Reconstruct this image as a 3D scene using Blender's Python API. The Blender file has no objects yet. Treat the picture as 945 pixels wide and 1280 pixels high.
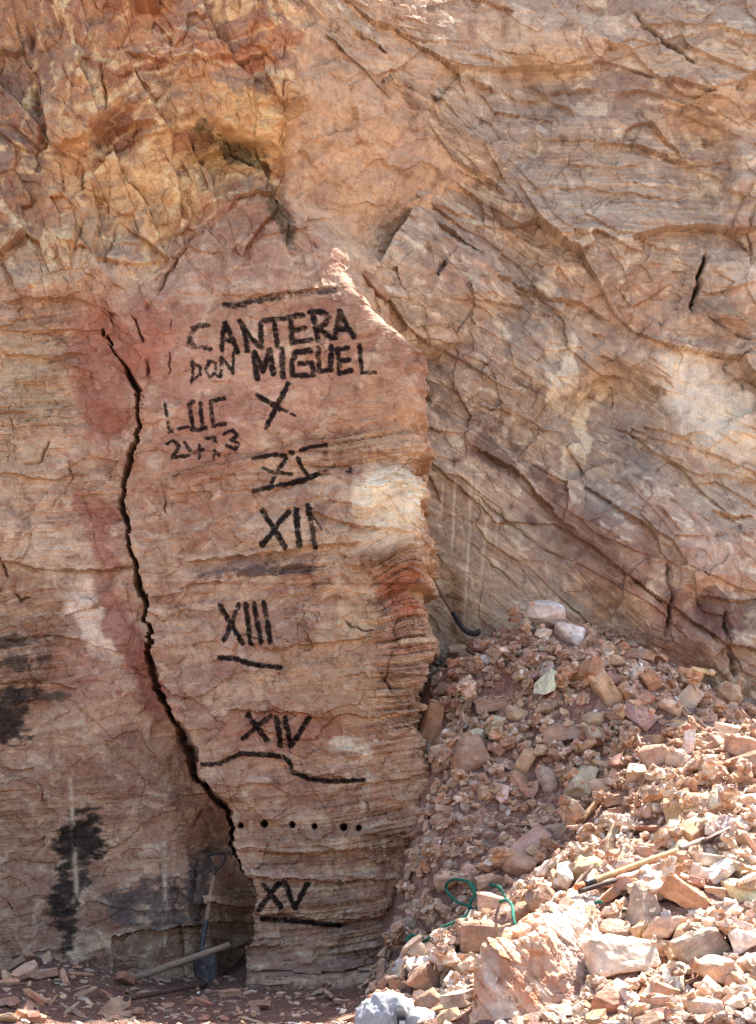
import bpy, bmesh, math, random
import numpy as np
from mathutils import Vector, Matrix, Euler

scene = bpy.context.scene
COL = scene.collection

# ------------------------------------------------------------------ camera
F = 2170.0; D0 = 14.0; CX = 472.5; HY = 975.0; CZ = 1.6
cam_d = bpy.data.cameras.new('camera'); cam = bpy.data.objects.new('camera', cam_d); COL.objects.link(cam)
cam.location = (0, -D0, CZ); cam.rotation_euler = (math.radians(90), 0, 0)
cam_d.sensor_fit = 'AUTO'; cam_d.sensor_width = 36.0
cam_d.lens = F / 1280 * 36.0
cam_d.shift_y = 335.0 / 1280.0
cam_d.clip_start = 0.1; cam_d.clip_end = 2000
scene.camera = cam

# ------------------------------------------------------------------ sky, sun, exposure
SUN = Vector((0.300, 0.380, 0.870)).normalized()          # direction towards the sun: high, behind the cliff, to the right
elev = math.asin(SUN.z); azim = math.atan2(SUN.x, SUN.y)
world = bpy.data.worlds.new('World'); scene.world = world; world.use_nodes = True
wn = world.node_tree; wn.nodes.clear()
wo = wn.nodes.new('ShaderNodeOutputWorld'); wb = wn.nodes.new('ShaderNodeBackground'); ws = wn.nodes.new('ShaderNodeTexSky')
ws.sky_type = 'NISHITA'; ws.sun_disc = False; ws.sun_elevation = elev; ws.sun_rotation = azim
ws.air_density = 1.0; ws.dust_density = 2.5; ws.ozone_density = 1.0
wb.inputs['Strength'].default_value = 0.105
wn.links.new(ws.outputs[0], wb.inputs[0]); wn.links.new(wb.outputs[0], wo.inputs[0])
sd = bpy.data.lights.new('sun', 'SUN'); sun = bpy.data.objects.new('sun', sd); COL.objects.link(sun)
sd.energy = 5.0; sd.angle = math.radians(0.5); sd.color = (1.0, 0.965, 0.92)
sun.rotation_euler = SUN.to_track_quat('Z', 'Y').to_euler(); sun.location = (6, 8, 20)
scene.view_settings.view_transform = 'Standard'; scene.view_settings.look = 'None'
scene.view_settings.gamma = 1.0; scene.view_settings.exposure = 1.88

# ------------------------------------------------------------------ numpy noise
def _h(ix, iy, iz, seed):
    h = (ix.astype(np.uint32) * np.uint32(374761393) + iy.astype(np.uint32) * np.uint32(668265263)
         + iz.astype(np.uint32) * np.uint32(2246822519) + np.uint32((seed * 3266489917) & 0xffffffff))
    h = (h ^ (h >> np.uint32(13))) * np.uint32(1274126177)
    h = (h ^ (h >> np.uint32(15))) * np.uint32(2654435769)
    return h ^ (h >> np.uint32(16))
def rnd(ix, iy, iz, seed):
    return (_h(ix, iy, iz, seed) & np.uint32(0xffffff)).astype(np.float32) / np.float32(16777216.0)
_G = np.array([[1,1,0],[-1,1,0],[1,-1,0],[-1,-1,0],[1,0,1],[-1,0,1],[1,0,-1],[-1,0,-1],
               [0,1,1],[0,-1,1],[0,1,-1],[0,-1,-1],[1,1,0],[0,-1,1],[-1,1,0],[0,-1,-1]], np.float32)
def pn(x, y, z, seed=0):
    x = np.asarray(x, np.float32); y = np.asarray(y, np.float32) + 0*x; z = np.asarray(z, np.float32) + 0*x
    fx = np.floor(x); fy = np.floor(y); fz = np.floor(z)
    ix = fx.astype(np.int32); iy = fy.astype(np.int32); iz = fz.astype(np.int32)
    x = x-fx; y = y-fy; z = z-fz
    u = x*x*x*(x*(x*6-15)+10); v = y*y*y*(y*(y*6-15)+10); w = z*z*z*(z*(z*6-15)+10)
    r = 0
    for dz in (0, 1):
        wz = w if dz else 1-w
        for dy in (0, 1):
            wy = v if dy else 1-v
            for dx in (0, 1):
                wx = u if dx else 1-u
                g = _G[_h(ix+dx, iy+dy, iz+dz, seed) & np.uint32(15)]
                r = r + wx*wy*wz*(g[..., 0]*(x-dx) + g[..., 1]*(y-dy) + g[..., 2]*(z-dz))
    return r
def fbm(x, y, z, oct=4, seed=0, gain=0.5, lac=2.03):
    a = 1.0; r = 0; f = 1.0
    for o in range(oct):
        r = r + a*pn(x*f, y*f, z*f, seed+o*17); a *= gain; f *= lac
    return r
def sstep(a, b, x):
    t = np.clip((x-a)/(b-a), 0, 1); return t*t*(3-2*t)
def vor(u, v, seed, jit=0.9):
    """2-D Voronoi: offset to the cell's seed, F2-F1 edge distance, three random numbers of the cell"""
    fu = np.floor(u).astype(np.int32); fv = np.floor(v).astype(np.int32)
    b1 = np.full(u.shape, 9e9, np.float32); b2 = b1.copy()
    ci = fu.copy(); cj = fv.copy(); ox = np.zeros_like(b1); oy = np.zeros_like(b1)
    z0 = np.zeros_like(fu)
    for a in (-1, 0, 1):
        for b in (-1, 0, 1):
            i = fu+a; j = fv+b
            dx = u-(i+0.5+(rnd(i, j, z0, seed)-0.5)*jit); dy = v-(j+0.5+(rnd(i, j, z0+1, seed)-0.5)*jit)
            d = dx*dx+dy*dy
            n = d < b1
            b2 = np.where(n, b1, np.minimum(b2, d)); b1 = np.where(n, d, b1)
            ci = np.where(n, i, ci); cj = np.where(n, j, cj); ox = np.where(n, dx, ox); oy = np.where(n, dy, oy)
    e = np.sqrt(b2)-np.sqrt(b1)
    return ox, oy, e, rnd(ci, cj, z0+2, seed), rnd(ci, cj, z0+3, seed), rnd(ci, cj, z0+4, seed)
def facets(u, v, seed, tilt=0.8, off=0.5, edge=0.25):
    """broken rock: every cell a tilted plane with its own offset and a worn seam"""
    ox, oy, e, r1, r2, r3 = vor(u, v, seed)
    return off*(r1-0.5)*2 + tilt*(ox*(r2-0.5)+oy*(r3-0.5))*2 - edge*np.exp(-(e/0.07)**2), e, r1
def ledges(u, v, h, L, seed):
    """bedded rock: beds of thickness about h broken into blocks of length about L"""
    z0 = np.zeros(v.shape, np.int32)
    vv = v/h + 0.35*pn(v/h*0.7, v*0, v*0, seed+5)
    k = np.floor(vv).astype(np.int32); f = vv-k
    off = rnd(k, z0, z0, seed)*13.7; ln = 0.5+rnd(k, z0, z0+1, seed)*1.2
    uu = u/(L*ln)+off+0.15*pn(u/L*3, v/h, v*0, seed+9)
    c = np.floor(uu).astype(np.int32); g = uu-c
    r = rnd(k, c, z0+2, seed)-0.5
    e = np.minimum(f, 1-f); eg = np.minimum(g, 1-g)*(L*ln/h)
    return r + 0.25*(rnd(k, z0, z0+3, seed)-0.5)*2 - 0.35*np.exp(-(e/0.10)**2) - 0.25*np.exp(-(eg/0.10)**2)*(rnd(k, c, z0+4, seed) > 0.5)
def plates(u, v, seed, wob=.5):
    """spalled rock: ragged-edged plates, each at its own level"""
    a = u+wob*(.55*pn(u*1.3, v*1.3, 0*u, seed+1)+.16*pn(u*3.7, v*3.7, 0*u, seed+2)+.09*pn(u*14, v*14, 0*u, seed+3)); b = v+wob*(.55*pn(u*1.3, v*1.3, 0*u+9, seed+4)+.16*pn(u*3.7, v*3.7, 0*u+9, seed+5)+.09*pn(u*14, v*14, 0*u+9, seed+6))
    ox, oy, e, r1, r2, r3 = vor(a, b, seed)
    return .52*(r1-.5)+1.1*(ox*(r2-.5)+oy*(r3-.5)), e, r2, r3
def pdist(U, V, pts):
    """distance to a polyline, the side sign (+ when below / right-hand) and the position along it 0..1"""
    best = np.full(U.shape, 9e9, np.float32); side = np.zeros_like(best); tt = np.zeros_like(best)
    n = len(pts)-1
    L = [math.hypot(pts[i+1][0]-pts[i][0], pts[i+1][1]-pts[i][1]) for i in range(n)]; T = sum(L); acc = 0
    for i in range(n):
        ax, ay = pts[i][:2]; bx, by = pts[i+1][:2]; dx = bx-ax; dy = by-ay
        t = np.clip(((U-ax)*dx+(V-ay)*dy)/(dx*dx+dy*dy+1e-9), 0, 1)
        d = np.hypot(U-ax-t*dx, V-ay-t*dy)
        m = d < best
        best = np.where(m, d, best); side = np.where(m, np.sign(dx*(V-ay)-dy*(U-ax)), side); tt = np.where(m, (acc+t*L[i])/T, tt)
        acc += L[i]
    return best, side, tt
def boxed(U, V, pts, pad):
    xs = [p[0] for p in pts]; ys = [p[1] for p in pts]
    return (U > min(xs)-pad) & (U < max(xs)+pad) & (V > min(ys)-pad) & (V < max(ys)+pad)
def lin(c):
    c = np.asarray(c, np.float32)/255.0
    return np.where(c <= 0.04045, c/12.92, ((c+0.055)/1.055)**2.4).astype(np.float32)
def interp(V, pts):
    return np.interp(V, [p[0] for p in pts], [p[1] for p in pts]).astype(np.float32)
def inpoly(U, V, poly):
    r = np.zeros(U.shape, bool); n = len(poly)
    for i in range(n):
        x1, y1 = poly[i]; x2, y2 = poly[(i+1) % n]
        if y1 == y2: continue
        c = ((y1 > V) != (y2 > V)) & (U < (x2-x1)*(V-y1)/(y2-y1)+x1)
        r ^= c
    return r

# ------------------------------------------------------------------ mesh and object helpers
def link(o, parent=None):
    COL.objects.link(o)
    if parent: o.parent = parent
    return o
def tag(o, label=None, cat=None, group=None, kind=None):
    if label: o['label'] = label
    if cat: o['category'] = cat
    if group: o['group'] = group
    if kind: o['kind'] = kind
    return o
def empty(name, loc=(0, 0, 0)):
    o = bpy.data.objects.new(name, None); o.location = loc; o.empty_display_size = 0.1; return link(o)
def np_mesh(name, co, quads, attrs=None, mat=None, parent=None, smooth=False):
    me = bpy.data.meshes.new(name)
    me.vertices.add(len(co)); me.vertices.foreach_set('co', np.ascontiguousarray(co, np.float32).ravel())
    k = quads.shape[1]
    me.loops.add(len(quads)*k); me.loops.foreach_set('vertex_index', np.ascontiguousarray(quads, np.int32).ravel())
    me.polygons.add(len(quads)); me.polygons.foreach_set('loop_start', np.arange(0, len(quads)*k, k, dtype=np.int32))
    me.polygons.foreach_set('use_smooth', np.full(len(quads), smooth, bool))
    for an, av in (attrs or {}).items():
        if av.ndim == 1:
            me.attributes.new(an, 'FLOAT', 'POINT').data.foreach_set('value', np.ascontiguousarray(av, np.float32))
        elif an == 'col':
            c = np.ones((len(co), 4), np.float32); c[:, :3] = av
            me.attributes.new(an, 'FLOAT_COLOR', 'POINT').data.foreach_set('color', c.ravel())
        else:
            me.attributes.new(an, 'FLOAT_VECTOR', 'POINT').data.foreach_set('vector', np.ascontiguousarray(av, np.float32).ravel())
    me.update(calc_edges=True); me.validate()
    if mat: me.materials.append(mat)
    return link(bpy.data.objects.new(name, me), parent)
def grid_quads(nr, nc, flip=False):
    i = np.arange(nr*nc, dtype=np.int32).reshape(nr, nc)
    a, b, c, d = i[:-1, :-1], i[:-1, 1:], i[1:, 1:], i[1:, :-1]
    q = np.stack([a, d, c, b] if not flip else [a, b, c, d], -1).reshape(-1, 4)
    return q
def sub_mesh(name, co, quads, fmask, attrs, mat, parent=None):
    q = quads[fmask]
    used, inv = np.unique(q, return_inverse=True)
    return np_mesh(name, co[used], inv.reshape(-1, 4).astype(np.int32), {k: v[used] for k, v in attrs.items()}, mat, parent)

# ------------------------------------------------------------------ materials
def new_mat(name):
    m = bpy.data.materials.new(name); m.use_nodes = True
    nt = m.node_tree; b = nt.nodes['Principled BSDF']
    b.inputs['Roughness'].default_value = 0.9
    b.inputs['Specular IOR Level'].default_value = 0.25
    return m, nt, b
def N(nt, typ, **kw):
    n = nt.nodes.new(typ)
    for k, v in kw.items():
        if k.startswith('i_'): n.inputs[k[2:].replace('_', ' ')].default_value = v
        else: setattr(n, k, v)
    return n
def ramp(nt, stops):
    r = nt.nodes.new('ShaderNodeValToRGB'); e = r.color_ramp.elements
    while len(e) < len(stops): e.new(0.5)
    for i, (p, c) in enumerate(stops):
        e[i].position = p; e[i].color = (c, c, c, 1) if not hasattr(c, '__len__') else (*c, 1)
    return r
def mixc(nt, typ, fac, a, b):
    m = nt.nodes.new('ShaderNodeMix'); m.data_type = 'RGBA'; m.blend_type = typ
    for s, v in ((m.inputs[0], fac), (m.inputs[6], a), (m.inputs[7], b)):
        if hasattr(v, 'is_output') or hasattr(v, 'links'): nt.links.new(v, s)
        elif isinstance(v, (int, float)): s.default_value = v
        else: s.default_value = (*v, 1)
    return m.outputs[2]

def rock_face_material():
    m, nt, b = new_mat('bedded_rock')
    L = nt.links.new
    col = N(nt, 'ShaderNodeAttribute', attribute_name='col')
    bed = N(nt, 'ShaderNodeAttribute', attribute_name='bed')      # x along the bedding, y depth, z across the bedding
    msk = N(nt, 'ShaderNodeAttribute', attribute_name='lam')      # how strongly laminated
    pnt = N(nt, 'ShaderNodeAttribute', attribute_name='paint')
    tc = N(nt, 'ShaderNodeTexCoord')
    # laminae: fine streaks along the bedding
    mp = N(nt, 'ShaderNodeMapping'); mp.inputs['Scale'].default_value = (2.2, 2.2, 55)
    L(bed.outputs['Vector'], mp.inputs[0])
    st = N(nt, 'ShaderNodeTexNoise', i_Scale=1.0, i_Detail=6.0, i_Roughness=0.62, i_Distortion=0.25); L(mp.outputs[0], st.inputs['Vector'])
    mp2 = N(nt, 'ShaderNodeMapping'); mp2.inputs['Scale'].default_value = (0.9, 0.9, 14)
    L(bed.outputs['Vector'], mp2.inputs[0])
    st2 = N(nt, 'ShaderNodeTexNoise', i_Scale=1.0, i_Detail=5.0, i_Roughness=0.6, i_Distortion=0.4); L(mp2.outputs[0], st2.inputs['Vector'])
    # chipped, blotchy surface
    bl = N(nt, 'ShaderNodeTexNoise', i_Scale=9.0, i_Detail=9.0, i_Roughness=0.68, i_Distortion=0.6); L(tc.outputs['Object'], bl.inputs['Vector'])
    fi = N(nt, 'ShaderNodeTexNoise', i_Scale=70.0, i_Detail=5.0, i_Roughness=0.7); L(tc.outputs['Object'], fi.inputs['Vector'])
    # dust specks: pale broken chips
    sp = N(nt, 'ShaderNodeTexNoise', i_Scale=24.0, i_Detail=6.0, i_Roughness=0.75, i_Distortion=1.2); L(tc.outputs['Object'], sp.inputs['Vector'])
    r1 = ramp(nt, [(0.30, (0.70, 0.64, 0.61)), (0.48, (1.0, 1.0, 1.0)), (0.70, (1.26, 1.25, 1.22))]); L(bl.outputs[0], r1.inputs[0])
    c = mixc(nt, 'MULTIPLY', 1.0, col.outputs['Color'], r1.outputs[0])
    r2 = ramp(nt, [(0.30, (0.76, 0.70, 0.66)), (0.50, (1.0, 1.0, 1.0)), (0.72, (1.20, 1.18, 1.14))]); L(st.outputs[0], r2.inputs[0])
    c = mixc(nt, 'MULTIPLY', msk.outputs['Fac'], c, r2.outputs[0])
    r3 = ramp(nt, [(0.30, (0.80, 0.76, 0.74)), (0.50, (1.0, 1.0, 1.0)), (0.70, (1.15, 1.12, 1.07))]); L(st2.outputs[0], r3.inputs[0])
    c = mixc(nt, 'MULTIPLY', msk.outputs['Fac'], c, r3.outputs[0])
    r4 = ramp(nt, [(0.35, 0.86), (0.5, 1.0), (0.66, 1.14)]); L(fi.outputs[0], r4.inputs[0])
    c = mixc(nt, 'MULTIPLY', 1.0, c, r4.outputs[0])
    r5 = ramp(nt, [(0.645, 0.0), (0.70, 0.55)]); L(sp.outputs[0], r5.inputs[0])
    c = mixc(nt, 'MIX', r5.outputs[0], c, (0.52, 0.42, 0.35))
    # spray paint: dense in the stroke, breaking up over chips and at the edge
    ad = N(nt, 'ShaderNodeMath', operation='MULTIPLY_ADD'); L(fi.outputs[0], ad.inputs[0]); ad.inputs[1].default_value = 0.9; L(pnt.outputs['Fac'], ad.inputs[2])
    ad2 = N(nt, 'ShaderNodeMath', operation='MULTIPLY_ADD'); L(sp.outputs[0], ad2.inputs[0]); ad2.inputs[1].default_value = -1.25; L(ad.outputs[0], ad2.inputs[2])
    r6 = ramp(nt, [(0.02, 0.0), (0.34, 0.78), (0.70, 0.97)]); L(ad2.outputs[0], r6.inputs[0])
    gate = N(nt, 'ShaderNodeMath', operation='MULTIPLY', use_clamp=True); gt = N(nt, 'ShaderNodeMath', operation='MULTIPLY', use_clamp=True)
    L(pnt.outputs['Fac'], gt.inputs[0]); gt.inputs[1].default_value = 5.0
    L(r6.outputs[0], gate.inputs[0]); L(gt.outputs[0], gate.inputs[1])
    c = mixc(nt, 'MIX', gate.outputs[0], c, (0.007, 0.006, 0.007))
    L(c, b.inputs['Base Color'])
    sv = N(nt, 'ShaderNodeMath', operation='MULTIPLY_ADD'); L(gate.outputs[0], sv.inputs[0]); sv.inputs[1].default_value = -.2; sv.inputs[2].default_value = .25; L(sv.outputs[0], b.inputs['Specular IOR Level'])
    # relief below the mesh's resolution
    h1 = N(nt, 'ShaderNodeMath', operation='MULTIPLY'); L(st.outputs[0], h1.inputs[0]); L(msk.outputs['Fac'], h1.inputs[1])
    h2 = N(nt, 'ShaderNodeMath', operation='MULTIPLY_ADD'); L(bl.outputs[0], h2.inputs[0]); h2.inputs[1].default_value = 0.9; L(h1.outputs[0], h2.inputs[2])
    h3 = N(nt, 'ShaderNodeMath', operation='MULTIPLY_ADD'); L(fi.outputs[0], h3.inputs[0]); h3.inputs[1].default_value = 0.22; L(h2.outputs[0], h3.inputs[2])
    bp = N(nt, 'ShaderNodeBump', i_Strength=0.7, i_Distance=0.022); L(h3.outputs[0], bp.inputs['Height']); L(bp.outputs[0], b.inputs['Normal'])
    b.inputs['Roughness'].default_value = 0.92
    return m
ROCKFACE = rock_face_material()
# ------------------------------------------------------------------ the quarry face
PPM = F/D0                                   # 155 design units per metre on the plane y = 0
def blob(U, V, cx, cy, rx, ry, ang=0, soft=0.45):
    a = math.radians(ang); c, s = math.cos(a), math.sin(a)
    dx = U-cx; dy = V-cy
    q = np.hypot((dx*c+dy*s)/rx, (-dx*s+dy*c)/ry)
    return 1-sstep(1-soft, 1+soft, q)
def paint_blobs(C, U, V, lst, soft=.45):
    for (cx, cy, rx, ry, ang, rgb, k) in lst:
        w = (blob(U, V, cx, cy, rx, ry, ang, soft)*k)[..., None]
        C[:] = C*(1-w)+lin(rgb)*w

# ---- the painted buttress, the left wall and the broken rock above them (one survey, cut along the big crack)
CRACK = [(128, 412), (133, 425), (148, 450), (165, 475), (173, 490), (171, 530), (166, 560), (158, 590), (149, 622), (150, 640), (160, 670),
         (172, 710), (180, 750), (188, 800), (191, 850), (205, 880), (222, 910), (240, 945), (247, 970), (262, 990), (285, 1013),
         (291, 1035), (290, 1055), (299, 1078), (314, 1100), (323, 1130), (318, 1165), (311, 1182), (309, 1216), (300, 1275)]
EDGE = [(-400, 362), (0, 363), (100, 359), (200, 361), (238, 350), (258, 352), (285, 385), (310, 418), (340, 424), (362, 440), (388, 470), (405, 492), (425, 518), (452, 532), (500, 537),
        (560, 535), (600, 532), (650, 535), (700, 534), (760, 538), (800, 536), (850, 531), (900, 523), (930, 528), (960, 535), (1000, 533), (1040, 524),
        (1070, 511), (1120, 503), (1180, 491), (1230, 480), (1300, 470)]
TURN = [(-400, 45), (100, 45), (200, 47), (260, 52), (330, 66), (390, 80), (450, 88), (1300, 88)]
BUTTRESS = [(128, 412), (150, 398), (166, 392), (182, 350), (215, 318), (262, 285), (300, 252), (330, 250), (352, 256), (700, 300), (760, 1290), (300, 1290)] + CRACK[::-1][:-1]

_m = {}
def tone(C, ds=.26, k=1.0):
    C = C.reshape(-1, 3); g = C@np.array([.3, .55, .15], np.float32)
    return np.clip(k*(C*(1-ds)+ds*g[:, None]*np.array([1.08, 1.0, .90], np.float32))*np.array([.985, 1.045, .955], np.float32)*1.05, 0.01, .8)
def build_master():
    Vs = np.concatenate([np.linspace(-420, -75, 60), np.arange(-70, 1262, 1.35)]).astype(np.float32)
    nf = 505; ns = 150
    uf = np.concatenate([np.linspace(-700, -45, 70), np.linspace(-40, 535, nf)])       # front columns at the widest row
    nr = len(Vs); Ue = interp(Vs, EDGE)-5*(Vs > 440)
    zz = np.zeros(len(Vs), np.int32); wv0 = Vs+5*pn(Vs/31, Vs*0, Vs*0, 3); jag = 20*(rnd(np.floor(wv0/27).astype(np.int32), zz, zz, 3)-.5)+10*(rnd(np.floor((wv0+9*pn(Vs/17, Vs*0, Vs*0, 8))/11).astype(np.int32), zz, zz, 4)-.5); jag = np.convolve(jag, np.ones(3)/3, 'same').astype(np.float32); Ue = Ue+np.where(Vs > 430, jag, jag*0.3)
    t = (uf+40)/(535+40)
    U = np.where(t[None] <= 0, uf[None], -40+t[None]*(Ue[:, None]+40)).astype(np.float32)
    sside = (np.linspace(0, 1, ns+1)[1:]**1.15*2.6).astype(np.float32)
    s_front = (U-Ue[:, None])/PPM
    S = np.concatenate([s_front, np.repeat(sside[None], nr, 0)], 1)                     # signed arc length from the edge, metres
    V = np.repeat(Vs[:, None], S.shape[1], 1)
    th = np.radians(interp(Vs, TURN))[:, None]
    bev = interp(Vs, [(370, .07), (430, .26), (560, .24), (650, .12), (1300, .09)])[:, None]; phi = th*sstep(0, 1, (S+bev)/(bev+.08))
    ds = np.diff(S, axis=1, prepend=S[:, :1])
    X = (U[:, :1]-CX)/PPM + np.cumsum(np.cos(phi)*ds, 1)
    Y = np.cumsum(np.sin(phi)*ds, 1)
    Z = CZ-(V-HY)/PPM
    U = np.concatenate([U, Ue[:, None]+sside[None]*PPM], 1)
    Uc = np.minimum(U, Ue[:, None])
    nx = np.sin(phi); ny = -np.cos(phi)
    # wandering copy of the survey coordinates: outlines come out ragged
    wu = 9*fbm(X*1.6, Y*1.6, Z*1.6, 4, 11)+2.2*pn(X*14, Y*14, Z*14, 12); wv = 9*fbm(X*1.6, Y*1.6, Z*1.6, 4, 21)+2.2*pn(X*14, Y*14, Z*14, 22)
    Uw = U+wu; Vw = V+wv; Us = U+0.35*wu; Vsw = V+0.35*wv
    # ---------------- which side of the big crack
    cx_at = interp(Vsw, [(p[1], p[0]) for p in CRACK])+4.0*pn(X*5, Y*5, Z*5, 13)+5*(rnd(np.floor((V+.3*U+3*pn(X*9, Y*9, Z*9, 14))/17).astype(np.int32), np.zeros(U.shape, np.int32), np.zeros(U.shape, np.int32), 5)-.5)+3*(rnd(np.floor((V-.2*U)/6.5).astype(np.int32), np.zeros(U.shape, np.int32), np.zeros(U.shape, np.int32), 6)-.5)
    left = (Us < cx_at) & (V > 412)
    cd = np.maximum(cx_at-Us, 0)
    # ---------------- base set-back (y grows away from the camera)
    far = interp(V, [(380, 0.02), (600, 0.06), (800, 0.12), (950, 0.20), (1050, 0.26), (1230, 0.26)])
    near = interp(V, [(380, 0.0), (430, 0.04), (600, 0.05), (800, 0.12), (880, 0.22), (960, 0.42), (1010, 0.62), (1060, 0.85), (1230, 0.9)])
    base = np.where(left, far+(near-far)*np.exp(-(cd/52.0)**2), 0.0)
    # stepped side of the alcove
    alc = sstep(8, 0, pdist(Us, Vsw, [(140, 1172), (140, 1230)])[0])*0
    base = base+0.10*((Us+.4*wu > 140) & left & (Vw > 1168-0.10*(Us-140)))*1.0
    blk = left & (Uw > 246) & (Vw > 1066+.1*(Us-246)) & (Vw < 1130); base = base-0.14*blk
    blk = left & (Uw > 232) & (Uw < 268) & (Vw > 1152); base = base-0.16*blk; blk = left & (Uw > 258) & (Vw > 1120); base = base-.16*blk
    # top of the buttress leans back; the broken mass above
    up = sstep(395, 245, V)
    base = base+0.38*up*(~left)
    top = sstep(260, 60, V)
    base = base-0.22*top*sstep(40, 200, Uw)+0.25*blob(Uw, Vw, 20, 150, 55, 190, 5)
    base = base+0.16*blob(Uw, Vw, 150, 165, 34, 26, -20)+0.22*blob(Uw, Vw, 300, 205, 70, 38, 15)
    base = base-0.16*blob(Uw, Vw, 90, 130, 40, 70, 10)-0.10*blob(Uw, Vw, 310, 130, 60, 40, -10)
    base = base-0.10*blob(Uw, Vw, 60, 330, 110, 40, 0)+0.10*blob(Uw, Vw, 200, 330, 60, 30, -45)
    base = base-0.14*blob(Uw, Vw, 20, 600, 90, 110, 0)*left+0.10*blob(Uw, Vw, 20, 910, 48, 52, 0)
    base = base-0.10*blob(Uw, Vw, 450, 660, 120, 60, -12)-0.05*blob(Uw, Vw, 420, 850, 130, 90, 8)
    base = base-0.25*sstep(1195, 1225, Vw)*(~left)*sstep(300, 330, Us)
    base = base-0.14*blob(Uw, Vw, 400, 1240, 110, 20)*(~left)
    # horizontal profile of the lower buttress: it steps back by beds
    base = base+0.05*interp(Vw, [(995, 0), (1000, 0.5), (1060, 0.3), (1062, 1.0), (1085, 1.2), (1090, 0.0), (1140, 0.1), (1144, 0.9), (1180, 0.7), (1183, 0.2), (1215, 0.2)])*(~left)
    # ---------------- cracks and overhanging ledges
    D = np.zeros_like(U)
    Uj = Us+4*pn(X*7, Y*7, Z*7, 15)+2.2*pn(X*21, Y*21, Z*21, 16); Vj = Vsw+4*pn(X*7, Y*7, Z*7, 17)+2.2*pn(X*21, Y*21, Z*21, 18); brkn = pn(X*4, Y*4, Z*4, 19)
    m = boxed(U, V, CRACK, 40)
    halfw = interp(V, [(400, 1.0), (430, 1.6), (470, 3.2), (620, 2.4), (700, 3.4), (850, 3.2), (900, 4.2), (960, 5.5), (1010, 5), (1050, 3), (1080, 1)])
    dc = np.abs(Us-cx_at)+ (V < 410)*(410-V)*2
    halfw = halfw*(.55+.75*sstep(-.4, .5, pn(X*3, Y*3, Z*3, 130)))
    D = D-0.30*np.exp(-(dc/halfw)**4)*(.6+.4*sstep(-.3, .2, pn(X*8, Y*8, Z*8, 131)))*((V > 405) & (V < 1090))
    CR = [([(166, 392), (180, 430), (186, 474)], 2.6, .12), ([(213, 395), (212, 440), (210, 470)], 1.8, .08), ([(0, 690), (8, 728), (26, 750), (40, 742)], 3, .12),
          ([(35, 20), (38, 100), (57, 160), (44, 215)], 9, .25), ([(125, 75), (131, 130), (118, 190)], 4, .12), ([(100, 200), (110, 262), (92, 330)], 4, .10),
          ([(245, 290), (205, 345), (178, 392)], 4, .12), ([(150, 265), (128, 330)], 3, .08), ([(205, 600), (209, 645)], 2, .06), ([(275, 165), (290, 195), (320, 215)], 4, .14),
          ([(496, 800), (480, 850), (501, 880)], 2.4, .09), 
          ([(360, 255), (372, 275), (402, 312)], 4, .10), ([(352, 0), (357, 60), (350, 190)], 3, .06), ([(80, 560), (92, 600), (60, 640)], 2.2, .05),
          ([(420, 770), (455, 790), (500, 780)], 2.2, .08), ([(324, 830), (326, 845)], 2, .06),
          ([(240, 1035), (252, 1010)], 3, .1), ([(0, 585), (50, 578), (66, 545)], 2.5, .07), ([(70, 420), (120, 470)], 2, .05), ]
    for pts, w, dep in CR:
        m = boxed(U, V, pts, 40)
        d, s, tt = pdist(Uj[m], Vj[m], pts)
        D[m] -= .7*dep*np.exp(-(d/(.42*w+.3))**2)*sstep(0, .12, tt)*sstep(1, .88, tt)*sstep(-.35, .15, brkn[m])
    # (line, depth of the overhang just under it, lip just above it, reach under, reach over) in design units
    LD = [([(0, 700), (70, 712), (140, 712), (172, 706)], .07, .02, 14, 12), ([(0, 590), (70, 600), (110, 594)], .04, .02, 10, 10),
          ([(228, 703), (330, 692), (400, 680), (458, 676)], .075, .015, 24, 10), ([(196, 604), (262, 584), (340, 563), (412, 549), (421, 558)], -.055, -.02, 40, 8),
          ([(330, 612), (362, 609), (412, 590)], .03, .01, 8, 10), ([(282, 886), (330, 888), (385, 893), (410, 900)], .05, .02, 14, 12),
          ([(300, 800), (340, 812), (480, 796)], .03, .02, 16, 12), ([(268, 952), (300, 941), (350, 945), (362, 965), (450, 975)], .02, .02, 10, 14),
          ([(296, 1062), (380, 1066), (470, 1062), (520, 1055)], .05, .02, 16, 10), ([(312, 1096), (400, 1098), (505, 1101)], .05, .04, 7, 10),
          ([(318, 1140), (400, 1147), (490, 1146)], .05, .03, 10, 14), ([(311, 1183), (352, 1184)], .04, .04, 8, 10), ([(309, 1213), (400, 1216), (480, 1210)], .06, .02, 8, 12),
          ([(0, 800), (60, 792), (105, 800)], .05, .01, 18, 10), ([(0, 858), (50, 850), (100, 862)], .05, .01, 12, 10), ([(0, 958), (46, 962)], .03, .03, 6, 10),
          ([(62, 195), (120, 165), (200, 160)], .08, .03, 20, 14), ([(230, 205), (300, 185), (345, 215)], .10, .03, 26, 14), ([(70, 300), (150, 330), (230, 320)], .04, .02, 16, 14),
          ([(0, 375), (90, 372), (150, 396)], .05, .03, 10, 14), ([(0, 440), (60, 448), (110, 440)], .04, .02, 12, 14), ([(270, 366), (340, 370), (420, 356)], .015, .02, 9, 14),
          ([(150, 60), (260, 80), (350, 60)], .05, .03, 20, 20), ([(380, 640), (450, 655), (520, 665)], .04, .02, 10, 10), ([(420, 690), (470, 700), (530, 715)], .06, .02, 12, 10),
          ([(470, 560), (510, 575), (536, 590)], .04, .02, 10, 10), ([(470, 840), (536, 842)], .05, .02, 14, 10), ([(440, 985), (536, 965)], .03, .02, 8, 10), ([(455, 1040), (525, 1050)], .05, .02, 14, 8)]
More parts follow.
